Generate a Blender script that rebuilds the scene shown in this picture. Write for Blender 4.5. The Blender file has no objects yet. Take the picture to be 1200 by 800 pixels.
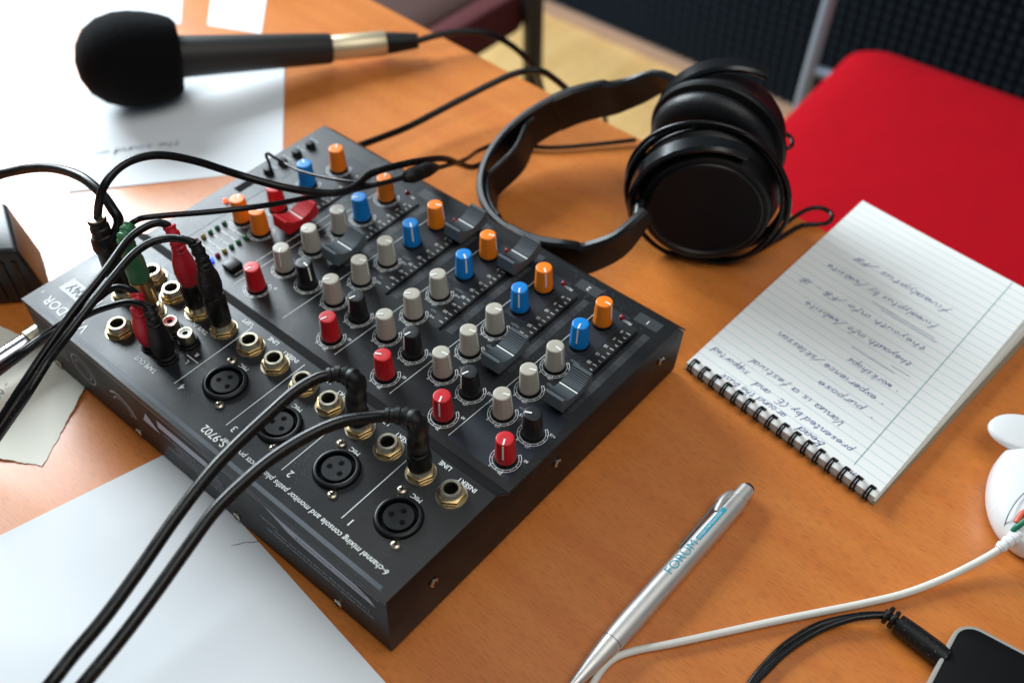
import bpy, bmesh, math, random
from mathutils import Vector, Matrix
random.seed(7)
scene = bpy.context.scene
col = scene.collection
MM = 0.001

# ------------------------------------------------------------------ camera
FPX = 1230.14
RIGHT = Vector((0.6518, -0.7584, -0.0052)).normalized()
FWD = Vector((0.5116, 0.4447, -0.7352)).normalized()
DOWN = FWD.cross(RIGHT).normalized()
RIGHT = DOWN.cross(FWD).normalized()
CAM = Vector((-0.16075, -0.20661, 0.44299))
cd = bpy.data.cameras.new('camera'); cam = bpy.data.objects.new('camera', cd); col.objects.link(cam)
M3 = Matrix((RIGHT, -DOWN, -FWD)).transposed()
cam.matrix_world = Matrix.Translation(CAM) @ M3.to_4x4()
cd.sensor_width = 36; cd.lens = FPX / 1200 * 36
cd.clip_start = 0.01; cd.clip_end = 50
cd.dof.use_dof = True; cd.dof.focus_distance = 0.495; cd.dof.aperture_fstop = 6.3
scene.camera = cam

def at(px, py, z):
    """photo pixel (1200x800) on the height z (mm) -> world point in metres"""
    v = RIGHT * ((px - 600) / FPX) + DOWN * ((py - 400) / FPX) + FWD
    return CAM + v * ((z * MM - CAM.z) / v.z)
def mm(px, py, z):
    return at(px, py, z) * 1000
def zat(X, Y, py):
    """height (mm) at which the upright over X, Y (mm) reaches photo row py"""
    lo, hi = -100.0, 300.0
    for _ in range(50):
        m = (lo + hi) / 2
        d = Vector((X, Y, m)) * MM - CAM
        y = 400 + FPX * d.dot(DOWN) / d.dot(FWD)
        if y > py: lo = m
        else: hi = m
    return lo

# ------------------------------------------------------------------ world, light, exposure
w = bpy.data.worlds.new('World'); scene.world = w; w.use_nodes = True
bgn = w.node_tree.nodes['Background']
bgn.inputs[0].default_value = (0.62, 0.74, 0.85, 1); bgn.inputs[1].default_value = 0.22
def area(name, loc, target, sx, sy, power, color):
    l = bpy.data.lights.new(name, 'AREA'); l.shape = 'RECTANGLE'; l.size = sx; l.size_y = sy
    l.energy = power; l.color = color
    o = bpy.data.objects.new(name, l); col.objects.link(o); o.location = loc
    o.rotation_euler = (Vector(target) - Vector(loc)).to_track_quat('-Z', 'Y').to_euler()
    return o
area('window_light', (0.48, 1.85, 0.88), (0.10, 0.15, 0.0), 1.05, 0.85, 80, (0.84, 0.94, 1.0))
area('room_fill', (0.1, -0.7, 2.2), (0.25, 0.0, 0.0), 1.8, 1.6, 25, (1.0, 0.97, 0.92))  # added fill from overhead to even out light on table and notepad
vs = scene.view_settings
vs.view_transform = 'Standard'; vs.look = 'None'; vs.exposure = 0.0; vs.gamma = 1.0; vs.use_curve_mapping = False
scene.render.engine = 'CYCLES'

# ------------------------------------------------------------------ materials
def lin(c):
    return tuple((x / 12.92 if x <= 0.04045 else ((x + 0.055) / 1.055) ** 2.4) for x in [k / 255 for k in c]) + (1,)
MATS = {}
def mat(name, rgb, rough=0.5, metal=0.0, spec=0.5, bump=0.0, bscale=800, var=0.0, vscale=60, rvar=0.0, coat=0.0, emit=None, sheen=0.0, sub=0.0, dust=0.0):
    m = bpy.data.materials.new(name); m.use_nodes = True; nt = m.node_tree; b = nt.nodes['Principled BSDF']
    c = lin(rgb)
    b.inputs['Base Color'].default_value = c; b.inputs['Roughness'].default_value = rough
    b.inputs['Metallic'].default_value = metal; b.inputs['Specular IOR Level'].default_value = spec
    b.inputs['Coat Weight'].default_value = coat
    if sheen: b.inputs['Sheen Weight'].default_value = sheen
    if sub:
        b.inputs['Subsurface Weight'].default_value = sub; b.inputs['Subsurface Radius'].default_value = (.003, .002, .001)
    if emit:
        b.inputs['Emission Color'].default_value = lin(emit[0]); b.inputs['Emission Strength'].default_value = emit[1]
    tc = nt.nodes.new('ShaderNodeTexCoord')
    if bump:
        n = nt.nodes.new('ShaderNodeTexNoise'); n.inputs['Scale'].default_value = bscale; n.inputs['Detail'].default_value = 3
        bp = nt.nodes.new('ShaderNodeBump'); bp.inputs['Strength'].default_value = bump; bp.inputs['Distance'].default_value = 0.0004
        nt.links.new(tc.outputs['Object'], n.inputs['Vector']); nt.links.new(n.outputs['Fac'], bp.inputs['Height']); nt.links.new(bp.outputs['Normal'], b.inputs['Normal'])
    if dust:
        nd = nt.nodes.new('ShaderNodeTexNoise'); nd.inputs['Scale'].default_value = 1100; nd.inputs['Detail'].default_value = 1
        nm = nt.nodes.new('ShaderNodeTexNoise'); nm.inputs['Scale'].default_value = 28; nm.inputs['Detail'].default_value = 4
        r1 = nt.nodes.new('ShaderNodeMapRange'); r1.inputs[1].default_value = .66; r1.inputs[2].default_value = .72; r1.inputs[4].default_value = dust
        r2 = nt.nodes.new('ShaderNodeMapRange'); r2.inputs[1].default_value = .42; r2.inputs[2].default_value = .62
        mu = nt.nodes.new('ShaderNodeMath'); mu.operation = 'MULTIPLY'
        dm = nt.nodes.new('ShaderNodeMix'); dm.data_type = 'RGBA'; dm.inputs[6].default_value = c; dm.inputs[7].default_value = lin((170, 168, 160))
        for x_ in (nd, nm): nt.links.new(tc.outputs['Object'], x_.inputs['Vector'])
        nt.links.new(nd.outputs['Fac'], r1.inputs[0]); nt.links.new(nm.outputs['Fac'], r2.inputs[0])
        nt.links.new(r1.outputs[0], mu.inputs[0]); nt.links.new(r2.outputs[0], mu.inputs[1]); nt.links.new(mu.outputs[0], dm.inputs[0])
        nt.links.new(dm.outputs[2], b.inputs['Base Color'])
    if var or rvar:
        n2 = nt.nodes.new('ShaderNodeTexNoise'); n2.inputs['Scale'].default_value = vscale; n2.inputs['Detail'].default_value = 5
        nt.links.new(tc.outputs['Object'], n2.inputs['Vector'])
        if var:
            mx = nt.nodes.new('ShaderNodeMix'); mx.data_type = 'RGBA'
            mx.inputs[6].default_value = tuple(max(0, k * (1 - var)) for k in c[:3]) + (1,)
            mx.inputs[7].default_value = tuple(min(1, k * (1 + var)) for k in c[:3]) + (1,)
            nt.links.new(n2.outputs['Fac'], mx.inputs[0]); nt.links.new(mx.outputs[2], b.inputs['Base Color'])
        if rvar:
            mr = nt.nodes.new('ShaderNodeMapRange'); mr.inputs[3].default_value = max(0.02, rough - rvar); mr.inputs[4].default_value = rough + rvar
            mr.inputs[1].default_value = .3; mr.inputs[2].default_value = .7
            nt.links.new(n2.outputs['Fac'], mr.inputs[0]); nt.links.new(mr.outputs[0], b.inputs['Roughness'])
    MATS[name] = m
    return m

def wood_mat(name, dark, light, rough, gx, gy, fleck=0.35, spec=.5):
    m = bpy.data.materials.new(name); m.use_nodes = True; nt = m.node_tree; N = nt.nodes; Lk = nt.links; b = N['Principled BSDF']
    b.inputs['Specular IOR Level'].default_value = spec
    tc = N.new('ShaderNodeTexCoord')
    def noise(sx, sy, scale, det, rot=0):
        mp = N.new('ShaderNodeMapping'); mp.inputs['Scale'].default_value = (sx, sy, 1); mp.inputs['Rotation'].default_value = (0, 0, rot)
        n = N.new('ShaderNodeTexNoise'); n.inputs['Scale'].default_value = scale; n.inputs['Detail'].default_value = det
        Lk.new(tc.outputs['Object'], mp.inputs['Vector']); Lk.new(mp.outputs['Vector'], n.inputs['Vector']); return n
    broad = noise(gx, gy, 1.0, 4); fine = noise(gx * 26, gy * 22, 1.0, 1); blot = noise(1, 1, 7, 3)
    def ramp(src, a, bb, ca=(0, 0, 0, 1), cb=(1, 1, 1, 1)):
        r = N.new('ShaderNodeValToRGB'); r.color_ramp.elements[0].position = a; r.color_ramp.elements[1].position = bb
        r.color_ramp.elements[0].color = ca; r.color_ramp.elements[1].color = cb; Lk.new(src, r.inputs[0]); return r
    base = ramp(broad.outputs['Fac'], .3, .7, lin(dark), lin(light))
    fr = ramp(fine.outputs['Fac'], .40, .47, tuple([1 - fleck] * 3) + (1,), (1, 1, 1, 1))
    mx = N.new('ShaderNodeMix'); mx.data_type = 'RGBA'; mx.blend_type = 'MULTIPLY'; mx.inputs[0].default_value = 1
    Lk.new(base.outputs[0], mx.inputs[6]); Lk.new(fr.outputs[0], mx.inputs[7])
    br = ramp(blot.outputs['Fac'], .3, .7, (.86, .86, .86, 1), (1.0, 1.0, 1.0, 1))
    m2 = N.new('ShaderNodeMix'); m2.data_type = 'RGBA'; m2.blend_type = 'MULTIPLY'; m2.inputs[0].default_value = 1
    Lk.new(mx.outputs[2], m2.inputs[6]); Lk.new(br.outputs[0], m2.inputs[7]); Lk.new(m2.outputs[2], b.inputs['Base Color'])
    rr = N.new('ShaderNodeMapRange'); rr.inputs[1].default_value = .3; rr.inputs[2].default_value = .7
    rr.inputs[3].default_value = rough - .05; rr.inputs[4].default_value = rough + .06
    Lk.new(blot.outputs['Fac'], rr.inputs[0]); Lk.new(rr.outputs[0], b.inputs['Roughness'])
    bp = N.new('ShaderNodeBump'); bp.inputs['Strength'].default_value = .05; bp.inputs['Distance'].default_value = .0004
    Lk.new(fine.outputs['Fac'], bp.inputs['Height']); Lk.new(bp.outputs['Normal'], b.inputs['Normal'])
    MATS[name] = m; return m

wood_mat('table_wood', (212, 120, 50), (222, 134, 60), .31, 70, 7, .17, 1.0)
wood_mat('floor_wood', (222, 180, 116), (236, 198, 134), .4, 3, 24, .2)
mat('panel', (17, 19, 22), .44, bump=.25, bscale=2600, vscale=35, rvar=.06, spec=.56, dust=.25)
mat('chassis_paint', (9, 10, 13), .5, bump=.25, bscale=2600, spec=.26, rvar=.06, vscale=35, dust=.2)
mat('handle_grey', (40, 39, 38), .5, bump=.1, bscale=1500, spec=.4)
mat('pale_brass', (218, 204, 170), .42, metal=.75)
mat('gloss_black', (7, 8, 11), .2, spec=.5)
mat('cup_face', (5, 9, 18), .45, spec=.14, bump=.1, bscale=1500)
mat('ink_faint', (176, 184, 196), .7)
mat('step_shade', (14, 14, 15), .7, spec=.25, bump=.25, bscale=2600)  # darker than the panel, stands for a slope that catches no window glare
mat('print_white', (225, 228, 226), .5)
mat('print_grey', (120, 128, 134), .5)
mat('print_front', (160, 166, 178), .5)
mat('print_dim', (74, 80, 88), .5)
mat('print_dark', (16, 17, 19), .5)
mat('tint_blue', (26, 32, 42), .44, bump=.2, bscale=2600)
mat('tint_black', (10, 11, 12), .5, bump=.2, bscale=2600)
mat('tint_grey', (50, 53, 56), .5, bump=.2, bscale=2600)
mat('black_hole', (3, 3, 3), .8, spec=.1)
mat('black_plastic', (7, 7, 8), .42, spec=.35, bump=.1, bscale=1500, rvar=.08, vscale=40)
mat('black_satin', (8, 9, 11), .34, spec=.42, rvar=.08, vscale=60)
mat('black_matte', (6, 6, 7), .75, spec=.25, bump=.3, bscale=1200)
mat('black_rubber', (6, 6, 7), .5, spec=.35, dust=.25, rvar=.08, vscale=80)
mat('cable_black', (5, 5, 6), .3, spec=.34, dust=.2, rvar=.08, vscale=120, bump=.05, bscale=500)
mat('wire_black', (4, 4, 5), .5, spec=.2)
mat('leather', (8, 9, 13), .46, spec=.4, bump=.7, bscale=260)
mat('foam_black', (9, 10, 12), .95, bump=1.0, bscale=420, spec=.15)
mat('nickel', (196, 186, 164), .32, metal=1, rvar=.07, vscale=200)
mat('brass', (200, 172, 122), .32, metal=1, rvar=.08, vscale=200)
mat('screw_metal', (190, 178, 160), .3, metal=1)
mat('chrome', (215, 215, 218), .14, metal=1)
mat('pen_metal', (214, 212, 208), .48, metal=1, rvar=.05, vscale=90)
mat('dark_metal', (70, 74, 80), .25, metal=1)
mat('silver_rim', (180, 178, 170), .42, metal=.5)
mat('knob_red', (200, 20, 30), .42, bump=.06, bscale=1500, var=.06)
mat('knob_orange', (250, 130, 14), .42, bump=.06, bscale=1500, var=.06)
mat('knob_blue', (2, 128, 206), .40, bump=.06, bscale=1500, var=.06)
mat('knob_grey', (178, 172, 158), .45, bump=.06, bscale=1500, var=.06)
mat('knob_black', (12, 14, 17), .42, bump=.06, bscale=1500)
mat('pointer_white', (236, 236, 230), .5)
mat('fader_grey', (88, 96, 101), .6, bump=.08, bscale=1500, var=.06)
mat('led_red', (130, 14, 24), .2)
mat('led_green', (36, 110, 74), .2)
mat('led_yellow', (150, 136, 60), .2)
mat('led_lit', (255, 110, 70), .3, emit=((255, 80, 40), 2.2))
mat('led_blue', (90, 120, 255), .3, emit=((30, 60, 255), 5))
mat('rca_red', (196, 24, 44), .42, bump=.06, bscale=1200, var=.06)
mat('rca_green', (52, 120, 78), .45, var=.08)
mat('paper', (228, 232, 235), .75, bump=.12, bscale=260, var=.015, vscale=25)
mat('paper_page', (237, 238, 235), .75, bump=.08, bscale=300, var=.015, vscale=20)
mat('paper_cream', (222, 219, 206), .8, bump=.2, bscale=260, var=.03, vscale=20)
mat('card_brown', (150, 132, 108), .8, var=.06)
mat('ink_blue', (44, 56, 134), .6)
mat('ink_black', (40, 42, 50), .6)
mat('rule_blue', (172, 204, 212), .7)
mat('rule_margin', (84, 140, 140), .7)
mat('white_plastic', (232, 234, 234), .28, rvar=.05, vscale=50, sub=.05)
mat('white_cable', (222, 220, 210), .42, var=.05, vscale=60)
mat('mark_green', (30, 120, 90), .4)
mat('mark_red', (214, 84, 50), .4)
mat('teal_print', (40, 160, 186), .45)
mat('red_fabric', (172, 2, 22), .9, bump=.8, bscale=700, var=.10, vscale=30, spec=.15)
mat('shaded_brown_fabric', (64, 38, 30), .85, bump=.4, bscale=600)  # seat of the far chair, its shade mixed into the brown
mat('shaded_red_fabric', (72, 10, 16), .85, bump=.4, bscale=600)  # cushion edge of the far chair, its shade mixed into the red
mat('steel_tube', (140, 154, 172), .4, metal=.4)
mat('dark_tube', (34, 34, 36), .4)
mat('acoustic_foam', (35, 42, 50), .95, bump=.5, bscale=300, spec=.1)
mat('wall_paint', (70, 74, 78), .9)
mat('skirting', (190, 160, 140), .7, bump=.4, bscale=60, var=.12, vscale=12)
mat('adapter_plastic', (16, 19, 21), .38, bump=.15, bscale=1500, rvar=.08, vscale=30)
mat('label_black', (7, 7, 8), .4, spec=.3, bump=.1, bscale=1500)
mat('navy_side', (30, 33, 42), .42, bump=.2, bscale=2600)

# ------------------------------------------------------------------ mesh helpers (all input in millimetres)
def mesh_from(name, verts, faces, smooth=None):
    me = bpy.data.meshes.new(name)
    me.from_pydata([(v[0] * MM, v[1] * MM, v[2] * MM) for v in verts], [], faces)
    me.update()
    if smooth is not None:
        for p in me.polygons: p.use_smooth = True
        me.set_sharp_from_angle(angle=math.radians(smooth))
    return me
ABS = set()
def obj(name, me, m, parent=None, loc=None, mtx=None):
    o = bpy.data.objects.new(name, me); col.objects.link(o)
    if m is not None and len(me.materials) == 0: me.materials.append(MATS[m] if isinstance(m, str) else m)
    if parent is not None:
        o.parent = parent
        if parent.name in ABS: o.matrix_parent_inverse = Matrix.Translation(parent.location).inverted()
    if mtx is not None: o.matrix_basis = mtx
    elif loc is not None: o.location = Vector(loc) * MM
    return o
def thing(name, label, cat, loc=(0, 0, 0), group=None, absolute=False):
    o = bpy.data.objects.new(name, None); col.objects.link(o); o.location = Vector(loc) * MM
    o.empty_display_size = .01
    if absolute: ABS.add(o.name)   # children are given in world millimetres
    return tag(o, label, cat, group)
def tag(o, label, cat, group=None):
    o['label'] = label; o['category'] = cat
    if group: o['group'] = group
    return o
class MB:
    def __init__(s): s.v = []; s.f = []
    def add(s, v, f, mtx=None):
        k = len(s.v)
        s.v += [tuple(mtx @ Vector(p)) if mtx is not None else tuple(p) for p in v]
        s.f += [[i + k for i in q] for q in f]; return s
    def mesh(s, name, smooth=None): return mesh_from(name, s.v, s.f, smooth)
    def build(s, name, m, parent=None, smooth=None, loc=None, mtx=None): return obj(name, s.mesh(name, smooth), m, parent, loc, mtx)
def lathe(prof, seg=32, a0=0, a1=360, closed_ends=True):
    v = []; f = []; full = abs(a1 - a0) >= 360
    n = seg if full else seg + 1
    for (r, z) in prof:
        for i in range(n):
            a = math.radians(a0 + (a1 - a0) * i / seg); v.append((r * math.cos(a), r * math.sin(a), z))
    for j in range(len(prof) - 1):
        for i in range(seg):
            k = (i + 1) % n
            f.append([j * n + i, j * n + k, (j + 1) * n + k, (j + 1) * n + i])
    if full and closed_ends:
        if prof[0][0] > 1e-6: f.append(list(range(n))[::-1])
        if prof[-1][0] > 1e-6: f.append([(len(prof) - 1) * n + i for i in range(n)])
    return v, f
def prism(poly, z0, z1):
    """polygon in xy extruded z0..z1"""
    n = len(poly)
    v = [(p[0], p[1], z0) for p in poly] + [(p[0], p[1], z1) for p in poly]
    f = [list(range(n))[::-1], list(range(n, 2 * n))] + [[i, (i + 1) % n, n + (i + 1) % n, n + i] for i in range(n)]
    return v, f
def box(x0, x1, y0, y1, z0, z1):
    return prism([(x0, y0), (x1, y0), (x1, y1), (x0, y1)], z0, z1)
def bevel_mesh(v, f, name, off, seg=2, smooth=40, ang=30):
    bm = bmesh.new()
    vs_ = [bm.verts.new((p[0] * MM, p[1] * MM, p[2] * MM)) for p in v]
    for q in f: bm.faces.new([vs_[i] for i in q])
    bmesh.ops.recalc_face_normals(bm, faces=bm.faces)
    es = [e for e in bm.edges if len(e.link_faces) == 2 and e.calc_face_angle(0) > math.radians(ang)]
    bmesh.ops.bevel(bm, geom=es, offset=off * MM, segments=seg, affect='EDGES', profile=.5)
    me = bpy.data.meshes.new(name); bm.to_mesh(me); bm.free()
    for p in me.polygons: p.use_smooth = True
    me.set_sharp_from_angle(angle=math.radians(smooth))
    return me
def crom(pts, n=8, vals=None):
    P = [Vector(p) for p in pts]; out = []; ov = []
    for i in range(len(P) - 1):
        p0 = P[max(i - 1, 0)]; p1 = P[i]; p2 = P[i + 1]; p3 = P[min(i + 2, len(P) - 1)]
        for k in range(n):
            t = k / n
            out.append(.5 * ((2 * p1) + (-p0 + p2) * t + (2 * p0 - 5 * p1 + 4 * p2 - p3) * t * t + (-p0 + 3 * p1 - 3 * p2 + p3) * t ** 3))
            if vals: ov.append(vals[i] * (1 - t) + vals[i + 1] * t)
    out.append(P[-1])
    if vals: ov.append(vals[-1])
    return (out, ov) if vals else out
def tube(path, rad, seg=12, caps=True):
    P = [Vector(p) for p in path]; n = len(P)
    if not isinstance(rad, (list, tuple)): rad = [rad] * n
    T = [(P[min(i + 1, n - 1)] - P[max(i - 1, 0)]).normalized() for i in range(n)]
    up = Vector((0, 0, 1)) if abs(T[0].z) < .9 else Vector((1, 0, 0))
    U = T[0].cross(up).normalized(); v = []; f = []
    for i in range(n):
        U = (U - T[i] * U.dot(T[i])).normalized(); V = T[i].cross(U)
        for k in range(seg):
            a = 2 * math.pi * k / seg; v.append(tuple(P[i] + (U * math.cos(a) + V * math.sin(a)) * rad[i]))
    for i in range(n - 1):
        for k in range(seg):
            k2 = (k + 1) % seg; f.append([i * seg + k, i * seg + k2, (i + 1) * seg + k2, (i + 1) * seg + k])
    if caps: f.append(list(range(seg))[::-1]); f.append([(n - 1) * seg + k for k in range(seg)])
    return v, f
def ribbon_sweep(path, N, wid, thk, ch=.8):
    """sweep a chamfered rectangle: wid along N (list or vector), thk across"""
    P = [Vector(p) for p in path]; n = len(P); v = []; f = []
    for i in range(n):
        T = (P[min(i + 1, n - 1)] - P[max(i - 1, 0)]).normalized()
        S = T.cross(N).normalized(); W = S.cross(T).normalized()
        w_, t_ = wid[i] / 2, thk[i] / 2; c = min(ch, t_ * .8)
        for (a, b) in ((-w_, -t_ + c), (-w_ + c, -t_), (w_ - c, -t_), (w_, -t_ + c), (w_, t_ - c), (w_ - c, t_), (-w_ + c, t_), (-w_, t_ - c)):
            v.append(tuple(P[i] + W * a + S * b))
    for i in range(n - 1):
        for k in range(8):
            k2 = (k + 1) % 8; f.append([i * 8 + k, i * 8 + k2, (i + 1) * 8 + k2, (i + 1) * 8 + k])
    f.append(list(range(8))[::-1]); f.append([(n - 1) * 8 + k for k in range(8)])
    return v, f
def frame(origin, right, up):
    r = Vector(right).normalized(); u = Vector(up); u = (u - r * u.dot(r)).normalized(); n = r.cross(u)
    m = Matrix((r, u, n)).transposed().to_4x4(); m.translation = Vector(origin); return m
def axis_frame(origin, z):
    z = Vector(z).normalized(); x = Vector((0, 0, 1)).cross(z)
    if x.length < 1e-4: x = Vector((1, 0, 0))
    x.normalize(); y = z.cross(x)
    m = Matrix((x, y, z)).transposed().to_4x4(); m.translation = Vector(origin); return m
TXT = {}
def text_geo(s, size, align='LEFT', shear=0, bold=0):
    """flat lettering in the xy plane (mm)"""
    key = (s, size, align, shear, bold)
    if key in TXT: return TXT[key]
    c = bpy.data.curves.new('t', 'FONT'); c.body = s; c.size = size; c.align_x = align; c.align_y = 'CENTER'; c.shear = shear
    c.offset = bold * size; c.resolution_u = 3
    o = bpy.data.objects.new('t', c); col.objects.link(o)
    dg = bpy.context.evaluated_depsgraph_get(); me = bpy.data.meshes.new_from_object(o.evaluated_get(dg))
    v = [tuple(p.co) for p in me.vertices]; f = [list(p.vertices) for p in me.polygons]
    bpy.data.objects.remove(o); bpy.data.curves.remove(c); bpy.data.meshes.remove(me)
    TXT[key] = (v, f); return v, f
# single-stroke hand lettering: x-height 1
GL = {
 'a': [[(.9, .9), (.45, 1), (.08, .5), (.35, .02), (.8, .5), (.9, .95), (.9, .1), (1.1, .1)]],
 'b': [[(.1, 2), (.1, .05), (.5, 0), (.85, .5), (.5, .95), (.12, .6)]],
 'c': [[(.85, .85), (.45, 1), (.1, .5), (.45, 0), (.9, .2)]],
 'd': [[(.85, .8), (.4, .95), (.1, .45), (.4, 0), (.8, .4), (.9, 2), (.9, .1), (1.1, .05)]],
 'e': [[(.1, .5), (.85, .6), (.5, 1), (.1, .5), (.45, 0), (1, .25)]],
 'f': [[(.9, 1.8), (.55, 1.9), (.4, 1), (.35, -.8)], [(.1, .95), (.85, .95)]],
 'g': [[(.9, .9), (.45, 1), (.1, .5), (.4, .05), (.85, .5), (.9, .95), (.85, -.6), (.4, -.85), (.1, -.5)]],
 'h': [[(.1, 2), (.1, 0)], [(.1, .5), (.5, 1), (.8, .7), (.8, 0)]],
 'i': [[(.3, 1), (.3, .1), (.5, .05)], [(.3, 1.5), (.33, 1.56)]],
 'k': [[(.1, 2), (.1, 0)], [(.7, 1), (.12, .45), (.8, 0)]],
 'l': [[(.2, 1.9), (.2, .2), (.45, 0)]],
 'm': [[(.05, 1), (.1, 0)], [(.1, .6), (.35, 1), (.5, .6), (.5, 0)], [(.5, .6), (.8, 1), (.95, .6), (1, 0)]],
 'n': [[(.05, 1), (.1, 0)], [(.1, .6), (.5, 1), (.75, .6), (.8, 0), (1, .1)]],
 'o': [[(.5, 1), (.1, .5), (.5, 0), (.9, .5), (.5, 1)]],
 'p': [[(.1, 1), (.1, -.9)], [(.1, .6), (.5, 1), (.85, .5), (.5, .02), (.12, .3)]],
 'r': [[(.1, 1), (.15, 0)], [(.15, .55), (.45, .95), (.8, .9)]],
 's': [[(.8, .9), (.35, .95), (.25, .6), (.7, .4), (.6, .02), (.1, .1)]],
 't': [[(.4, 1.7), (.38, .15), (.7, .05)], [(.05, 1.05), (.8, 1.1)]],
 'u': [[(.1, 1), (.15, .2), (.5, 0), (.8, .5), (.85, 1), (.85, .1), (1.05, .05)]],
 'v': [[(.05, 1), (.45, 0), (.85, 1)]],
 'w': [[(.05, 1), (.25, 0), (.5, .8), (.75, 0), (1, 1)]],
 'x': [[(.1, 1), (.8, 0)], [(.8, 1), (.1, 0)]],
 'y': [[(.1, 1), (.45, .15)], [(.85, 1), (.2, -.9)]],
 'A': [[(.05, 0), (.5, 2), (.95, 0)], [(.2, .7), (.85, .7)]],
 'B': [[(.1, 2), (.1, 0)], [(.1, 2), (.8, 1.7), (.15, 1.05), (.9, .6), (.1, 0)]],
 'D': [[(.1, 2), (.1, 0)], [(.05, 2), (.9, 1.4), (.85, .4), (.05, 0)]],
 'E': [[(.9, 2), (.1, 1.9), (.1, .1), (.9, 0)], [(.1, 1), (.7, 1)]],
 'F': [[(.9, 2), (.1, 1.9), (.1, 0)], [(.1, 1.05), (.7, 1.05)]],
 'I': [[(.3, 2), (.3, 0)]],
 'O': [[(.5, 2), (.08, 1), (.5, 0), (.95, 1), (.5, 2)]],
 'T': [[(.0, 2), (1, 2)], [(.5, 2), (.5, 0)]],
 'V': [[(.0, 2), (.45, 0), (1, 2)]],
 'Y': [[(.0, 2), (.45, 1)], [(.95, 2), (.25, 0)]],
 '0': [[(.5, 2), (.1, 1), (.5, 0), (.85, 1), (.5, 2)]],
 '4': [[(.5, 2), (.05, .7), (.9, .75)], [(.65, 1.3), (.6, 0)]],
 '.': [[(.2, .1), (.25, .02)]], '-': [[(.1, .6), (.8, .65)]], '*': [[(.2, .5), (.4, .6), (.3, .4), (.2, .55)]],
 '/': [[(.0, -.6), (1.1, 2.0)]], '(': [[(.6, 2.1), (.15, .9), (.6, -.4)]], '_': [[(0, -.5), (1.3, -.5)]],
}
def hand(s, xh, width, jit=.06, shear=.25, rnd=random):
    """ribbons of hand lettering in the xy plane starting at 0,0; returns list of polylines with width"""
    x = 0; out = []
    for ch in s:
        if ch == ' ': x += .75; continue
        for st in GL.get(ch, []):
            q = [(x + a + b * shear + rnd.uniform(-jit, jit), b + rnd.uniform(-jit, jit), 0) for a, b in st]
            q = crom(q, 5) if len(q) > 2 else [Vector(k) for k in q]
            out.append([(p.x * xh, p.y * xh) for p in q])
        x += (1.05 if ch not in 'il.I' else .6) + rnd.uniform(-.05, .08)
    return out, x * xh
def ink_ribbons(polys, place, width, mb, lift=.05):
    for q in polys:
        n = len(q); base = len(mb.v)
        for i in range(n):
            a = Vector(q[max(i - 1, 0)]); b = Vector(q[min(i + 1, n - 1)]); t = (b - a)
            if t.length < 1e-6: t = Vector((1, 0))
            t.normalize(); nn = Vector((-t.y, t.x)) * width / 2 * (0.75 + .5 * random.random())
            p = Vector(q[i])
            mb.v.append(place(*(p + nn), lift)); mb.v.append(place(*(p - nn), lift))
        for i in range(n - 1):
            mb.f.append([base + 2 * i, base + 2 * i + 1, base + 2 * i + 3, base + 2 * i + 2])
def sheet(name, poly, m, thick=.12, z0=.05, warp=0, div=24, label=None, cat='paper', parent=None, seed=0, edge=0, crease=0):
    """paper: convex polygon on the table, gridded by bilinear map if 4 corners"""
    A, B, C_, D = [Vector(p) for p in poly]
    rnd = random.Random(seed); ph = [rnd.uniform(0, 6.28) for _ in range(6)]
    v = []; f = []; n = div
    for j in range(n + 1):
        for i in range(n + 1):
            s, t = i / n, j / n
            p = (A * (1 - s) + B * s) * (1 - t) + (D * (1 - s) + C_ * s) * t
            if edge and (i in (0, n) or j in (0, n)):
                p = p + Vector((rnd.uniform(-edge, edge), rnd.uniform(-edge, edge)))
            h = warp * (.5 + .25 * math.sin(3.1 * s + 2 * t + ph[0]) + .25 * math.sin(5 * t - 2.3 * s + ph[1]))
            if crease: h += crease * max(0, 1 - abs(t - .55 - .25 * (s - .3)) / .05)
            v.append((p.x, p.y, z0 + thick + h))
    k = len(v)
    v += [(p[0], p[1], p[2] - thick) for p in v]
    for j in range(n):
        for i in range(n):
            a = j * (n + 1) + i
            f.append([a, a + 1, a + n + 2, a + n + 1]); f.append([k + a, k + a + n + 1, k + a + n + 2, k + a + 1])
    rim = [i for i in range(n)] + [i * (n + 1) + n for i in range(n)] + [n * (n + 1) + i for i in range(n, 0, -1)] + [i * (n + 1) for i in range(n, 0, -1)]
    for i in range(len(rim)):
        a, b = rim[i], rim[(i + 1) % len(rim)]; f.append([a, k + a, k + b, b])
    o = obj(name, mesh_from(name, v, f, 50), m, parent)
    if label: tag(o, label, cat)
    return o

# ================================================================== THE SETTING
FLOOR = -740
def struct(o): o['kind'] = 'structure'; return o
fl = MB(); fl.add(*box(-1500, 1500, -1500, 2400, FLOOR - 20, FLOOR)); struct(fl.build('floor', 'floor_wood'))
wl = MB(); wl.add(*box(1462, 1500, -1500, 2400, FLOOR, 900)); struct(wl.build('wall', 'wall_paint'))
sk = MB(); sk.add(*box(1436, 1461, -1500, 2400, FLOOR + .5, FLOOR + 28)); struct(sk.build('skirting', 'skirting'))
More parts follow.
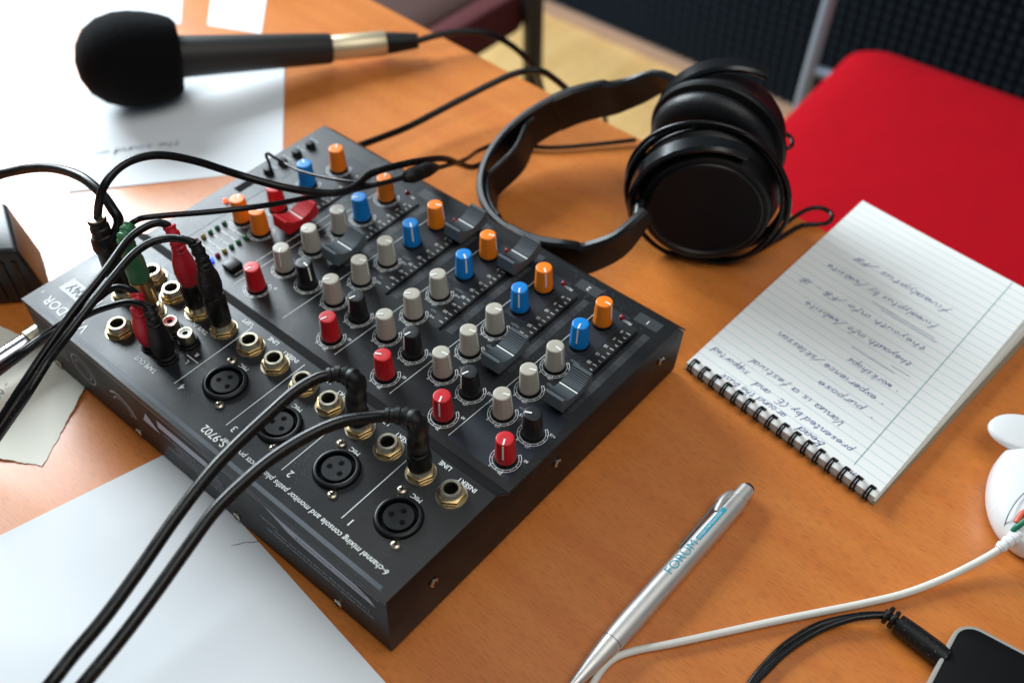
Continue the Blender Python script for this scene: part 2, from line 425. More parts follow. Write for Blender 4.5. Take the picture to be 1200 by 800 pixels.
# foam panels hung on the wall: pyramids on a sheet
def foam_panel():
    pitch = 20; n = 26; v = []; f = []; sub = 2
    N = n * sub
    for j in range(N + 1):
        for i in range(N + 1):
            hi = (i % sub == 1) and (j % sub == 1)
            v.append((-14 if not hi else -34, i * pitch / sub, j * pitch / sub))
    for j in range(N):
        for i in range(N):
            a = j * (N + 1) + i
            f.append([a, a + N + 1, a + N + 2, a + 1])
    k = len(v); L = n * pitch
    v += [(0, 0, 0), (0, L, 0), (0, L, L), (0, 0, L)]
    f.append([k, k + 1, k + 2, k + 3])
    c = [0, N, (N + 1) * (N + 1) - 1, N * (N + 1)]
    f.append([k, c[0]] + list(range(1, N)) + [c[1], k + 1])
    f.append([k + 1, c[1]] + [i * (N + 1) + N for i in range(1, N)] + [c[2], k + 2])
    f.append([k + 2, c[2]] + [N * (N + 1) + i for i in range(N - 1, 0, -1)] + [c[3], k + 3])
    f.append([k + 3, c[3]] + [i * (N + 1) for i in range(N - 1, 0, -1)] + [c[0], k])
    return mesh_from('acoustic_foam_panel', v, f)
fm = foam_panel()
for iy in range(-2, 3):
    o = obj('acoustic_foam_panel', fm, 'acoustic_foam', None, (1461.5, iy * 523 - 60, FLOOR + 29))
    tag(o, 'dark grey pyramid foam panel on the wall above the skirting', 'foam panel', 'acoustic foam panels along the wall')

# table
tb = thing('table', 'orange brown wood table carrying the mixer', 'table', (0, 0, FLOOR))
tp = bevel_mesh(*prism([(-900, -760), (338, -760), (352, 170), (372, 620), (372, 900), (-900, 900)], -26, 0), 'top', 1.2, 2)
tp.materials.append(MATS['table_wood'])
obj('top', tp, None, tb, (0, 0, -FLOOR))
for (x, y) in ((-850, -700), (280, -700), (-850, 850), (300, 850)):
    m_ = MB(); m_.add(*box(-22, 22, -22, 22, 0, -FLOOR - 26.5)); m_.build('leg', 'dark_tube', tb, loc=(x, y, 0))

# chairs behind the table
def cushion(x0, x1, y0, y1, z, h, r=40, puff=8, name='seat'):
    v = []; f = []; nx = 26; rows = []
    outline = []
    for cx, cy, a0 in ((x1 - r, y1 - r, 0), (x0 + r, y1 - r, 90), (x0 + r, y0 + r, 180), (x1 - r, y0 + r, 270)):
        for k in range(7):
            a = math.radians(a0 + 90 * k / 6); outline.append((cx + r * math.cos(a), cy + r * math.sin(a)))
    cx, cy = (x0 + x1) / 2, (y0 + y1) / 2; n = len(outline)
    for (sc, dz) in ((.93, 0), (.985, h * .25), (1, h * .5), (.985, h * .8), (.94, h), (.8, h + puff * .6), (.5, h + puff), (.15, h + puff)):
        for (x, y) in outline: v.append((cx + (x - cx) * sc, cy + (y - cy) * sc, z + dz))
    for j in range(7):
        for i in range(n):
            k = (i + 1) % n; f.append([j * n + i, j * n + k, (j + 1) * n + k, (j + 1) * n + i])
    f.append(list(range(n))[::-1]); f.append([7 * n + i for i in range(n)])
    return mesh_from(name, v, f, 80)
def chair(label, m_seat, m_tube, X, Y, rot, w_=470, d_=440):
    t = thing('chair', label, 'chair', (X, Y, FLOOR)); t.rotation_euler = (0, 0, rot)
    obj('seat', cushion(-d_ / 2, d_ / 2, -w_ / 2, w_ / 2, 425, 40), m_seat, t)
    for s in (-1, 1):
        y = s * (w_ / 2 + 52)
        pth = crom([(d_ / 2 + 30, y, 0), (d_ / 2 - 10, y, 250), (d_ / 2 + 2, y, 450), (d_ / 2 + 80, y, 960)], 8)
        m_ = MB(); m_.add(*tube(pth, 9, 12)); m_.build('leg', m_tube, t, 60)
        y = s * (w_ / 2 - 40)
        pth = crom([(-d_ / 2 - 20, y, 0), (-d_ / 2 + 20, y, 380), (-d_ / 2 + 60, y, 412), (d_ / 2 - 8, y, 412)], 8)
        m_ = MB(); m_.add(*tube(pth, 11, 12)); m_.build('leg', m_tube, t, 60)
    for x in (-d_ / 2 + 80, d_ / 2 - 3):
        m_ = MB(); m_.add(*tube([(x, -w_ / 2 - (52 if x > 0 else 0), 400), (x, w_ / 2 + (52 if x > 0 else 0), 400)], 8, 10)); m_.build('cross_bar', m_tube, t, 60)
    b = cushion(-170, 170, -w_ / 2, w_ / 2, -18, 30, 60, name='backrest')
    obj('backrest', b, m_seat, t, mtx=Matrix.Translation(Vector((d_ / 2 + 62, 0, 800)) * MM) @ Matrix.Rotation(math.radians(-80), 4, 'Y'))
    return t
chair('red fabric chair with silver tube frame beside the notepad corner of the table', 'red_fabric', 'steel_tube', 815, -12, math.radians(3))

# ================================================================== THE MIXER
ZC, ZP = 50.0, 43.0                       # connector panel, control panel
mixer = thing('audio_mixer', 'black audio mixing console with rows of coloured knobs and cables plugged in', 'audio mixer', (78, 112, 0), absolute=True)
Y0, Y1 = -25.0, 250.0
def profile_body(name, poly, y0, y1, off, seg=2, taper=0):
    n = len(poly)
    v = [(p[0], y0 + (taper if p[1] < 5 else 0), p[1]) for p in poly] + [(p[0], y1 - (taper if p[1] < 5 else 0), p[1]) for p in poly]
    f = [list(range(n)), list(range(n, 2 * n))[::-1]] + [[i, n + i, n + (i + 1) % n, (i + 1) % n] for i in range(n)]
    return bevel_mesh(v, f, name, off, seg)
ch = profile_body('chassis', [(-32.6, 1.5), (-32.6, 48.6), (36.5, 48.6), (44.5, 41.6), (181, 41.6), (189.4, 33), (189.4, 1.5)], Y0 + .4, Y1 - .4, .8, 2, 2.5)
obj('chassis', ch, 'chassis_paint', mixer)
tpn = profile_body('top_panel', [(-33, 47.3), (-33, ZC), (36.9, ZC), (45.2, ZP), (182, ZP), (190, 35), (190, 33.4), (181.4, 41.9), (44.7, 41.9), (36.6, 48.9), (-32.0, 48.9), (-32.0, 47.3)], Y0, Y1, .45, 2)
obj('top_panel', tpn, 'panel', mixer)
st = MB(); st.add([(37.3, Y0 + .7, ZC - .25), (44.9, Y0 + .7, ZP + .35), (44.9, Y1 - .7, ZP + .35), (37.3, Y1 - .7, ZC - .25)], [[0, 1, 2, 3]])
st.build('shaded_step', 'step_shade', mixer)  # dark sheet over the slope, its shade put into the colour
for (x, y) in ((-20, -12), (175, -12), (-20, 238), (175, 238)):
    m_ = MB(); m_.add(*lathe([(7, 0), (7, 1.6)], 16)); m_.build('rubber_foot', 'black_rubber', mixer, 30, (x, y, 0))

def screw_geo(r=2.4, h=1.3):
    m_ = MB(); m_.add(*lathe([(r, 0), (r, h * .45), (r * .8, h * .85), (r * .35, h)], 18)); return m_.mesh('screw', 40)
SCREW = screw_geo(); SCREW.materials.append(MATS['screw_metal'])
cx_ = MB(); cx_.add(*box(-1.5, 1.5, -.32, .32, 1.05, 1.42)); cx_.add(*box(-.32, .32, -1.5, -.33, 1.05, 1.42)); cx_.add(*box(-.32, .32, .33, 1.5, 1.05, 1.42))
CROSS = cx_.mesh('cross_recess'); CROSS.materials.append(MATS['black_hole'])
def screw(mtx, dark=False):
    o = obj('screw', SCREW, None, mixer, mtx=mtx); c = obj('cross_recess', CROSS, None, o); return o
def up_frame(x, y, z, rot=0):
    return Matrix.Translation(Vector((x, y, z)) * MM) @ Matrix.Rotation(rot, 4, 'Z')
def face_frame(x, y, z, axis):
    m_ = axis_frame(Vector((x, y, z)) * MM, axis); return m_

# --- knobs
def knob_mesh(name, r0=5.15, r1=4.45, h=16.0):
    v = []; f = []; n = 48; prof = [(r0 * .98, 1.6, 0), (r0, 2.2, .0), (r0 - .1, 4.0, 1), (r1 + .1, h - 1.9, 1), (r1, h - .8, .2), (r1 - .08, h - .35, 0), (r1 - .38, h - .05, 0), (r1 - .6, h, 0), (1.4, h - .12, 0)]
    for (r, z, fl_) in prof:
        for i in range(n):
            a = 2 * math.pi * i / n; rr = r - (.16 * fl_ if i % 4 < 2 else 0); v.append((rr * math.cos(a), rr * math.sin(a), z))
    for j in range(len(prof) - 1):
        for i in range(n):
            k = (i + 1) % n; f.append([j * n + i, j * n + k, (j + 1) * n + k, (j + 1) * n + i])
    f.append([(len(prof) - 1) * n + i for i in range(n)])
    return mesh_from(name, v, f, 35)
KM = {}
for c in ('red', 'orange', 'blue', 'grey', 'black'):
    KM[c] = knob_mesh('knob'); KM[c].materials.append(MATS['knob_' + c])
def pointer_mesh(m):
    p = MB(); h = 16.0
    p.add(*box(.5, 4.0, -.42, .42, h - .4, h + .12))
    p.add([(4.2, -.38, h - 1.0), (4.2, .38, h - 1.0), (5.02, .38, 6.0), (5.02, -.38, 6.0), (4.6, -.38, h - 1.0), (4.6, .38, h - 1.0), (5.2, .38, 6.0), (5.2, -.38, 6.0)],
          [[4, 5, 6, 7], [0, 4, 7, 3], [1, 2, 6, 5], [3, 7, 6, 2], [0, 1, 5, 4]])
    p.add([(3.9, -.42, h + .12), (3.9, .42, h + .12), (4.45, .42, h - .95), (4.45, -.42, h - .95), (3.5, -.42, h - .5), (3.5, .42, h - .5), (3.9, .42, h - 1.2), (3.9, -.42, h - 1.2)],
          [[0, 1, 2, 3], [0, 3, 7, 4], [1, 5, 6, 2]])
    me = p.mesh('pointer'); me.materials.append(MATS[m]); return me
PM = pointer_mesh('pointer_white')
cl = MB(); cl.add(*lathe([(5.5, 0), (5.5, .9), (4.9, 1.7)], 28)); COLLAR = cl.mesh('collar', 40); COLLAR.materials.append(MATS['black_plastic'])
def ring_mesh(m, ticks=11, r_in=6.35, r_out=7.55):
    p = MB(); z = .12; a0, a1 = 30, 330
    for r in (r_in, r_out):
        n = 40
        for i in range(n):
            A, B = [math.radians(a0 + (a1 - a0) * k / n) for k in (i, i + 1)]
            p.add([((r - .13) * math.cos(A), (r - .13) * math.sin(A), z), ((r + .13) * math.cos(A), (r + .13) * math.sin(A), z), ((r + .13) * math.cos(B), (r + .13) * math.sin(B), z), ((r - .13) * math.cos(B), (r - .13) * math.sin(B), z)], [[0, 1, 2, 3]])
    for i in range(ticks):
        a = math.radians(a0 + (a1 - a0) * i / (ticks - 1)); c, s = math.cos(a), math.sin(a)
        p.add([(r_in * c - .14 * s, r_in * s + .14 * c, z + .02), (r_out * c - .14 * s, r_out * s + .14 * c, z + .02), (r_out * c + .14 * s, r_out * s - .14 * c, z + .02), (r_in * c + .14 * s, r_in * s - .14 * c, z + .02)], [[3, 2, 1, 0]])
    me = p.mesh('dial_ring'); me.materials.append(MATS[m]); return me
RW, RD = ring_mesh('print_white'), ring_mesh('print_dark')
def knob(colour, x, y, ang, ring=True, dark=False):
    r = math.radians(ang)
    o = obj('knob', KM[colour], None, mixer, mtx=up_frame(x, y, ZP + random.uniform(-.1, .35), 0) @ Matrix.Rotation(random.uniform(-.02, .02), 4, 'X') @ Matrix.Rotation(random.uniform(-.02, .02), 4, 'Y') @ Matrix.Rotation(r, 4, 'Z')); o['label'] = colour + ' rotary knob'
    obj('pointer', PM, None, o); obj('collar', COLLAR, None, o)
    if ring: obj('dial_ring', RD if dark else RW, None, mixer, mtx=up_frame(x, y, ZP, 0))
R = [58.6, 78.4, 98.4, 118.4, 138.2, 158.2]
for n in range(4):
    k1, k2 = -11.4 + 40 * n, 7.5 + 40 * n
    knob('red', R[0], k1, (208, 205, 118, 165)[n])
    knob('black', R[1], k1, (118, 160, 168, 165)[n])
    knob('grey', R[1], k2, (292, 280, 135, 140)[n]); knob('grey', R[2], k2, (290, 284, 128, 290)[n]); knob('grey', R[3], k2, (262, 288, 150, 290)[n])
    knob('blue', R[4], k2, (200, 215, 238, 235)[n], True, True); knob('orange', R[5], k2, (272, 232, 290, 290)[n], True, True)
k1, k2 = 147.9, 166.8
knob('red', 57.6, k2, 170); knob('black', 77.6, k1, 262)
for i, (x, a) in enumerate(((77.5, 215), (98.2, 150), (119.2, 280))): knob('grey', x, k2, a)
knob('blue', 135.2, 165.2, 140); knob('orange', 156.6, 166.9, 30)
knob('orange', 88.9, 217.0, 30); knob('orange', 88.9, 200.7, 320); knob('red', 108.8, 208.9, 90)
knob('blue', 135.0, 212.1, 60); knob('orange', 157.1, 208.9, 40)

# --- faders
def fader_mesh():
    L = 12.2; prof = [(-L, 5.2), (-L + .6, 12.4), (-L + 1.4, 13.0)]
    m_ = 9
    for i in range(m_):
        t = (i + .5) / m_; x = -L + 1.8 + (L - 2.6) * t; z = 13.0 - 4.8 * math.sin(t * math.pi / 2) ** .8
        prof += [(x - .46, z + .2), (x - .1, z + .12), (x, z - .5), (x + .3, z - .5), (x + .4, z + .05)]
    prof.append((-.75, 8.0)); prof.append((.75, 8.0))
    prof += [(-x, z) for (x, z) in prof[:-2][::-1]]
    prof += [(L - 2.6, 1.8), (-L + 2.6, 1.8)]
    n = len(prof); v = []; f = []
    for (sy, sc) in ((-5.6, 1), (5.6, 1)):
        for (x, z) in prof: v.append((x, sy * (1 if z > 2.5 else .8), z))
    f.append(list(range(n))); f.append(list(range(n, 2 * n))[::-1])
    for i in range(n): k = (i + 1) % n; f.append([i, n + i, n + k, k])
    return mesh_from('fader_cap', v, f, 25)
FG = fader_mesh(); FR = FG.copy(); FG.materials.append(MATS['fader_grey']); FR.materials.append(MATS['knob_red'])
fl_ = MB(); fl_.add(*box(-.32, .32, -5.6, 5.6, 7.6, 8.15)); FL = fl_.mesh('centre_line'); FL.materials.append(MATS['pointer_white'])
stem_ = MB(); stem_.add(*box(-2.5, 2.5, -.6, .6, .3, 2.2)); STEM = stem_.mesh('stem'); STEM.materials.append(MATS['dark_metal'])
sl = MB(); v, f = prism([(99 + 0, -.9)] + [(99 + .9 - .9 * math.cos(a), .9 * math.sin(a)) for a in (0,)] + [(165, -.9), (165, .9), (99, .9)], 0, .16)
slp = [(100 - .9 * math.cos(math.radians(a)), .9 * math.sin(math.radians(a))) for a in range(90, -91, -30)][::1] + [(164 + .9 * math.cos(math.radians(a)), .9 * math.sin(math.radians(a))) for a in range(-90, 91, 30)]
sl.add(*prism(slp, 0, .2)); SLOT = sl.mesh('fader_slot'); SLOT.materials.append(MATS['black_hole'])
def fader(y, x, m=None):
    obj('fader_slot', SLOT, None, mixer, (0, y, ZP))
    o = obj('fader_cap', m or FG, None, mixer, (x, y, ZP)); obj('centre_line', FL, None, o); obj('stem', STEM, None, o)
    if m is not None: o['label'] = 'red fader cap'
FY = [-10.5, 29.0, 69.8, 109.6]
for n, x in enumerate((106.5, 105.0, 164.0, 164.0)): fader(FY[n], x)
fader(148.5, 106.5); fader(189.0, 106.5, FR)

# --- printed panel graphics (flat print)
pw, pg, pk, pd = MB(), MB(), MB(), MB()
tbz, tgz, tbl = MB(), MB(), MB()
def quad(mb, x0, x1, y0, y1, z): mb.add([(x0, y0, z), (x1, y0, z), (x1, y1, z), (x0, y1, z)], [[0, 1, 2, 3]])
def pline(mb, a, b, wd, z):
    a, b = Vector(a), Vector(b); t = (b - a).normalized(); n = Vector((-t.y, t.x)) * wd / 2
    mb.add([(*(a - n), z), (*(b - n), z), (*(b + n), z), (*(a + n), z)], [[0, 1, 2, 3]])
def ptext(mb, s, size, x, y, z, align='CENTER', bold=0, shear=0):
    v, f = text_geo(s, size, align, shear, bold); m_ = frame((x, y, z), (0, 1, 0), (-1, 0, 0)); mb.add(v, f, m_)
zp, zc = ZP + .10, ZC + .08
for n in range(-1, 5):                     # lines between channels, control panel
    if n < 0: continue
    q_ = MB(); pline(q_, (51.5, 18.6 + 40 * n), (170, 14.6 + 40 * n), .35, zp + .06); q_.build('divider_line', 'print_white', mixer)
pline(pw, (56, 184), (128, 181.5), .35, zp + .06)
q_ = MB(); pline(q_, (56, 229.6), (150, 229), .4, zp + .06); q_.build('divider_line', 'print_grey', mixer)
for n in range(6):
    y = (FY + [148.5, 189.0])[n]
    q_ = MB(); quad(q_, 131, 171, y + 9.0, y + 24.0, zp - .04); q_.build('knob_field', 'tint_blue', mixer)   # bluish field round pan and level knobs
    quad(tbl, 99, 167, y + 1.6, y + 8.8, zp - .03)                   # black field under the fader scale
    quad(tgz, 101, 166, y - 7.2, y - 3.0, zp - .03)                  # grey write-on strip
    for i in range(15): pline(pk, (103 + 4.4 * i, y - 7.0), (103 + 4.4 * i, y - 3.6), .35, zp + .03)
    for i in range(17):
        x = 104 + 3.55 * i; pline(pw, (x, y + 1.9), (x, y + (4.4 if i % 2 == 0 else 3.6)), .38, zp + .05)
    for s, x in (('60', 111), ('40', 118), ('30', 125.2), ('20', 132.3), ('15', 139.4), ('10', 146.5), ('5', 153.6), ('0', 160)):
        ptext(pw, s, 2.5, x, y + 6.6, zp + .05, bold=0.005)
    if n < 5: ptext(pw, 'PEAK', 2.5, 167.3, y + 8.6, zp + .05, bold=0.005)
    quad(tgz, 171, 178, y - 7.5, y + 7.5, zp - .03)
    if n < 4: ptext(pw, str(n + 1), 4.2, 174.2, y, zp + .05, bold=0.009)
for n in range(5):
    b1, b2 = ((-11.4 + 40 * n, 7.5 + 40 * n) if n < 4 else (147.9, 166.8))
    for x, y, s in ((R[0], b1 if n < 4 else b2, ('20', '60')), (R[1], b1, ('-15', '+15')), (R[1], b2, ('-15', '+15')), (R[2], b2, ('-15', '+15')), (R[3], b2, ('-15', '+15'))):
        ptext(pw, s[0], 2.2, x - 7.6, y - 3.2, zp + .05, bold=0.005); ptext(pw, s[1], 2.2, x + 5.2, y - 8.2, zp + .05, bold=0.005)
        ptext(pw, 'o', 2.0, x - 7.7, y + 3.4, zp + .05, bold=0.005)
    for x, s in ((R[1] + 8.6, 'LOW'), (R[2] + 9, 'MID'), (R[3] + 9, 'HIGH')): ptext(pg, s, 2.2, x, b2 - 6, zp + .05)
# tint of the whole knob field
q_ = MB(); quad(q_, 50, 96, -20.5, 18.0, zp - .05); q_.build('knob_field', 'tint_blue', mixer)
pw.build('control_lettering', 'print_white', mixer); pw = MB()
# connector panel
def ltext(*a, **k):
    q5 = MB(); ptext(q5, *a, **k); q5.build('socket_lettering', 'print_white', mixer)
for n in range(4):
    q_ = MB(); pline(q_, (-16.4, 19.3 + 40 * n), (33.6, 19.6 + 40 * n), .45, zc + .05); q_.build('divider_line', 'print_white', mixer)
    ltext( str(n + 1), 5.2, -15.2, 14.6 + 40 * n, zc + .05, bold=0.013)
    ltext( 'MIC', 3.5, 12.6, 1.4 + 40 * n, zc + .05, bold=0.009); ltext( 'LINE', 3.5, 34.2, 3.8 + 40 * n, zc + .05, bold=0.009)
    ltext( 'INSERT', 3.5, 32.6, -11.0 + 40 * n, zc + .05, bold=0.009)
for a4, b4 in (((11.0, 175.8), (-12.0, 175.8)), ((-.5, 141), (-.5, 150)), ((20, 178.6), (33, 178.6))):
    q_ = MB(); pline(q_, a4, b4, .4, zc + .05); q_.build('divider_line', 'print_white', mixer)
ltext( 'TAPE OUT', 3.5, -17.9, 160.5, zc + .05, bold=0.009); ltext( 'TAPE IN', 3.3, 15.2, 159.5, zc + .05, bold=0.009)
ltext( 'LEFT', 3.5, 34.0, 144.0, zc + .05, bold=0.009); ltext( 'RIGHT', 3.3, 33.5, 164.5, zc + .05, bold=0.009)
ltext( 'L', 3.4, -3.5, 146.0, zc + .05, bold=0.009); ltext( 'R', 3.4, 2.8, 146.0, zc + .05, bold=0.009)
ltext( 'PHONES', 2.9, -3.6, 181, zc + .05, bold=0.009)
for q4 in ((11.5, 14.8, 178, 194), (31.5, 35, 195, 212)):
    q_ = MB(); quad(q_, *q4, zc + .02); q_.build('print_block', 'print_grey', mixer)
q_ = MB(); ptext(q_, 'S-9702', 6.0, -24.0, 98.5, zc + .05, bold=0.013); q_.build('model_lettering', 'print_white', mixer)
q_ = MB(); ptext(q_, '6-channel mixing console and monitor paths plus effects processor', 4.08, -22.6, -16.0, zc + .05, 'LEFT', bold=0.010, shear=.15); q_.build('tagline_lettering', 'print_white', mixer)
q_ = MB(); ptext(q_, 'VIVODOR', 8.2, -23.6, 221.5, zc + .05, bold=0.009); ptext(q_, '\u00ae', 3.2, -22.0, 245.0, zc + .05); q_.build('brand_lettering', 'print_white', mixer)
quad(pd, -30.6, -28.4, -19, 236, zc + .02)
# front face, upside down to the viewer
def ftext(mb, s, size, y, z, align='LEFT', bold=0, shear=0):
    v, f = text_geo(s, size, align, shear, bold); m_ = frame((XF - .06, y, z), (0, 1, 0), (0, 0, -1)); mb.add(v, f, m_)
def fpoly(mb, pts, x=-33.1): mb.add([(x, a, b) for a, b in pts], [list(range(len(pts)))])
XF = -32.8
pfr = MB()
fpoly(pfr, [(-20, 45.0), (246, 45.0), (246, 45.5), (-20, 45.5)], XF - .02)
fpoly(pfr, [(-17, 36), (-14, 39.5), (-6, 42.5), (42, 43.6), (54, 44.6), (46, 41), (40, 37.6), (30, 36)], XF - .02)
ftext(pk, 'PROFESSIONAL MIXING CONSOLE', 2.9, -11, 39.2, bold=0.005)
for k, (s, z) in enumerate((('CAUTION', 31), ('TO REDUCE THE RISK OF FIRE OR ELECTRIC SHOCK', 27), ('DO NOT EXPOSE THIS APPLIANCE TO RAIN OR MOISTURE', 23))):
    ftext(pfr, s, 2.7, (48, -12, -14)[k], z)
fpoly(pfr, [(146, 37), (152, 27), (138, 27)], XF - .02)
fpoly(pfr, [(92, 36), (97, 39.5), (136, 39.5), (137, 33), (90, 33)], XF - .02)
for k in range(4): ftext(pfr, ('WARNING SHOCK HAZARD DO NOT OPEN', 'AVIS RISQUE DE CHOC ELECTRIQUE', 'NE PAS OUVRIR SERVICEABLE PARTS', 'REFER SERVICING TO QUALIFIED PERSONNEL')[k], 2.3, 88, 29.5 - 3.4 * k)
def arc_band(mb, cy, cz, r, wd, a0, a1):
    n = 24
    for i in range(n):
        A, B = [math.radians(a0 + (a1 - a0) * k / n) for k in (i, i + 1)]
        mb.add([(XF - .02, cy + (r - wd / 2) * math.cos(A), cz + (r - wd / 2) * math.sin(A)), (XF - .02, cy + (r + wd / 2) * math.cos(A), cz + (r + wd / 2) * math.sin(A)),
                (XF - .02, cy + (r + wd / 2) * math.cos(B), cz + (r + wd / 2) * math.sin(B)), (XF - .02, cy + (r - wd / 2) * math.cos(B), cz + (r - wd / 2) * math.sin(B))], [[0, 1, 2, 3]])
arc_band(pfr, 172, 20, 11, 1.6, 40, 180); arc_band(pfr, 172, 20, 7.6, .9, 20, 190); arc_band(pfr, 205, 26, 10, .8, 0, 360); arc_band(pfr, 205, 26, 6.6, .5, 0, 360)
for k in range(3): ftext(pfr, ('MADE TO STANDARD', 'AUDIO EQUIPMENT', 'INPUT 230V')[k], 2.4, 220, 30 - 4 * k)
pfr.build('front_print', 'print_front', mixer)
tgz.build('write_on_strip', 'tint_grey', mixer); tbl.build('scale_field', 'tint_black', mixer)
pk.build('dark_print', 'print_dark', mixer); pd.build('edge_stripe', 'print_dim', mixer)
pg.build('grey_print', 'print_grey', mixer)
# sticker with a hand-written number
sk_ = MB(); sk_.add(*box(-15.2, -5.6, 214.5, 241.5, zc - .05, zc + .1)); sticker = sk_.build('sticker', 'paper', mixer)
hm = MB(); polys, wd_ = hand('0004Y', 2.9, .4, .04, 0, random.Random(3))
ink_ribbons(polys, lambda a, b, l: (-7.4 - b, 218.5 + a * 1.3, zc + .16), .6, hm); hm.build('handwriting', 'ink_black', sticker)

# --- sockets
def xlr(x, y):
    m_ = MB(); m_.add(*lathe([(11.3, 0), (11.3, 1.0), (10.9, 1.9), (10.0, 2.4), (9.1, 2.2), (8.5, .4)], 48, closed_ends=False)); o = m_.build('microphone_socket', 'black_satin', mixer, 50, (x, y, ZC))
    m_ = MB(); m_.add(*lathe([(8.8, .25), (0, .25)], 36, closed_ends=False)); m_.build('well', 'black_hole', o)
    m_ = MB(); m_.add(*lathe([(7.2, .25), (7.2, 1.35), (6.9, 1.7), (0, 1.7)], 40, closed_ends=False)); m_.build('insert', 'black_plastic', o, 35)
    for (hx, hy, s) in ((3.4, .2, '3'), (-1.2, 3.2, '1'), (-1.2, -3.4, '2')):
        m_ = MB(); v, f = lathe([(1.35, 1.78), (0, 1.78)], 16, closed_ends=False); m_.add([(a + hx, b + hy, c) for a, b, c in v], f); m_.build('pin_hole', 'black_hole', o)
        m_ = MB(); v, f = text_geo(s, 2.4, 'CENTER', 0, 0); m_.add(v, f, frame((hx - 2.6, hy, 1.76), (0, 1, 0), (-1, 0, 0))); m_.build('pin_number', 'print_dark', o)
    for (sx, sy) in ((11.6, 9.5), (-10.7, -8.6)): screw(up_frame(x + sx, y + sy, ZC, .5 + x + y * .03))
for n in range(4): xlr(0, 40 * n)
nut = MB(); hexr = 7.0
nut.add(*lathe([(7.0, 0), (7.0, .35), (6.4, .45)], 30, closed_ends=False))
pts = [(hexr * math.cos(math.radians(60 * i)), hexr * math.sin(math.radians(60 * i))) for i in range(6)]
NUT = bevel_mesh(*prism(pts, .4, 3.0), 'nut', .5, 2, 35); NUT.materials.append(MATS['brass'])
wa = MB(); wa.add(*lathe([(7.4, 0), (7.4, .4), (5, .42)], 32, closed_ends=False)); WASH = wa.mesh('washer', 30); WASH.materials.append(MATS['nickel'])
br = MB(); pr = [(5.0, 3.0)]
for i in range(3): pr += [(5.05, 3.2 + i * .75), (4.8, 3.55 + i * .75)]
pr += [(5.0, 5.6), (4.7, 6.0), (3.5, 6.0), (3.25, 5.7), (3.2, .5)]
br.add(*lathe(pr, 32, closed_ends=False)); BARREL = br.mesh('barrel', 35); BARREL.materials.append(MATS['nickel'])
ho = MB(); ho.add(*lathe([(3.3, 3.1), (0, 3.1)], 24, closed_ends=False)); HOLE = ho.mesh('bore', 30); HOLE.materials.append(MATS['black_hole'])
def jack(x, y):
    o = obj('jack_socket', NUT, None, mixer, mtx=up_frame(x, y, ZC, random.uniform(0, 1)))
    obj('washer', WASH, None, o); obj('barrel', BARREL, None, o); obj('bore', HOLE, None, o)
for n in range(4):
    jack(23.9, -9.4 + 40 * n); jack(23.9, 9.6 + 40 * n)
for x, y in ((22.6, 209.3), (21.4, 190.0), (-12.6, 189.8), (22.5, 169.8), (22.7, 149.8), (6.0, 187.5), (5.0, 209.5)): jack(x, y)
def rca(x, y, m):
    p = MB(); p.add(*lathe([(5.6, 0), (5.6, 1.2), (4.9, 1.4), (4.9, 3.0)], 28)); o = p.build('phono_socket', 'black_plastic', mixer, 35, (x, y, ZC))
    p = MB(); p.add(*lathe([(4.1, 3.0), (4.1, 7.8), (3.7, 8.1), (2.9, 8.1), (2.8, 7.6)], 28, closed_ends=False)); p.build('sleeve', 'nickel', o, 35)
    p = MB(); p.add(*lathe([(2.85, 7.7), (1.5, 7.6), (1.4, 7.2)], 24, closed_ends=False)); p.build('insulator', m, o, 35)
    p = MB(); p.add(*lathe([(1.5, 7.25), (0, 7.25)], 16, closed_ends=False)); p.build('bore', 'black_hole', o)
rca(5.1, 168.6, 'rca_red'); rca(5.0, 155.9, 'pointer_white'); rca(-8.2, 168.7, 'rca_red'); rca(-8.4, 155.6, 'pointer_white')

# --- small lamps, buttons
ld = MB(); ld.add(*lathe([(1.5, 0), (1.5, .9), (1.2, 1.6), (.6, 2.0), (0, 2.1)], 14, closed_ends=False)); LEDM = {}
for c in ('red', 'green', 'yellow', 'lit', 'blue'):
    LEDM[c] = ld.mesh('indicator_lamp', 60); LEDM[c].materials.append(MATS['led_' + c])
def led(c, x, y): obj('indicator_lamp', LEDM[c], None, mixer, (x, y, ZP))
for n in range(5): led('red', 168.0, (FY + [148.5])[n] + 12.5)
for yy in (222.6, 203.6):
    for x, c in ((79.8, 'green'), (74.7, 'green'), (69.7, 'green'), (64.7, 'yellow'), (59.9, 'red')): led(c, x, yy)
for x in (79.8, 74.7, 69.7, 64.7, 59.9):
    q_ = MB(); pline(q_, (x, 206.5), (x, 211), .5, zp + .05); pline(q_, (x, 215), (x, 219.5), .5, zp + .05); ptext(q_, {79.8: '-20', 74.7: '-10', 69.7: '0', 64.7: '+3', 59.9: 'CL'}[x], 2.4, x, 213, zp + .05, bold=0.009); q_.build('meter_print', 'print_white', mixer)
led('lit', 93.2, 238.0); led('blue', 55.2, 203.4)
for x, y in ((59.7, 190.0),):
    obj('push_button', bevel_mesh(*box(-4.2, 4.2, -4.2, 4.2, 0, 3.2), 'push_button', .7), 'black_plastic', mixer, (x, y, ZP))
for x in (127.8, 139.2, 150.5, 161.8):
    m_ = MB(); m_.add(*lathe([(3.3, 0), (3.3, .6), (2.9, .8), (2.9, 2.6), (2.4, 3.1), (0, 3.2)], 20, closed_ends=False)); m_.build('push_button', 'black_plastic', mixer, 40, (x, 240.2, ZP))
    m_ = MB(); quad(m_, x + 4.4, x + 6.2, 238, 246, zp + .05); m_.build('button_print', 'print_grey', mixer)
m_ = MB(); m_.add(*box(104, 118, 238.5, 243.5, ZP, ZP + .3)); m_.build('usb_slot', 'black_hole', mixer)
for k in range(5): pass
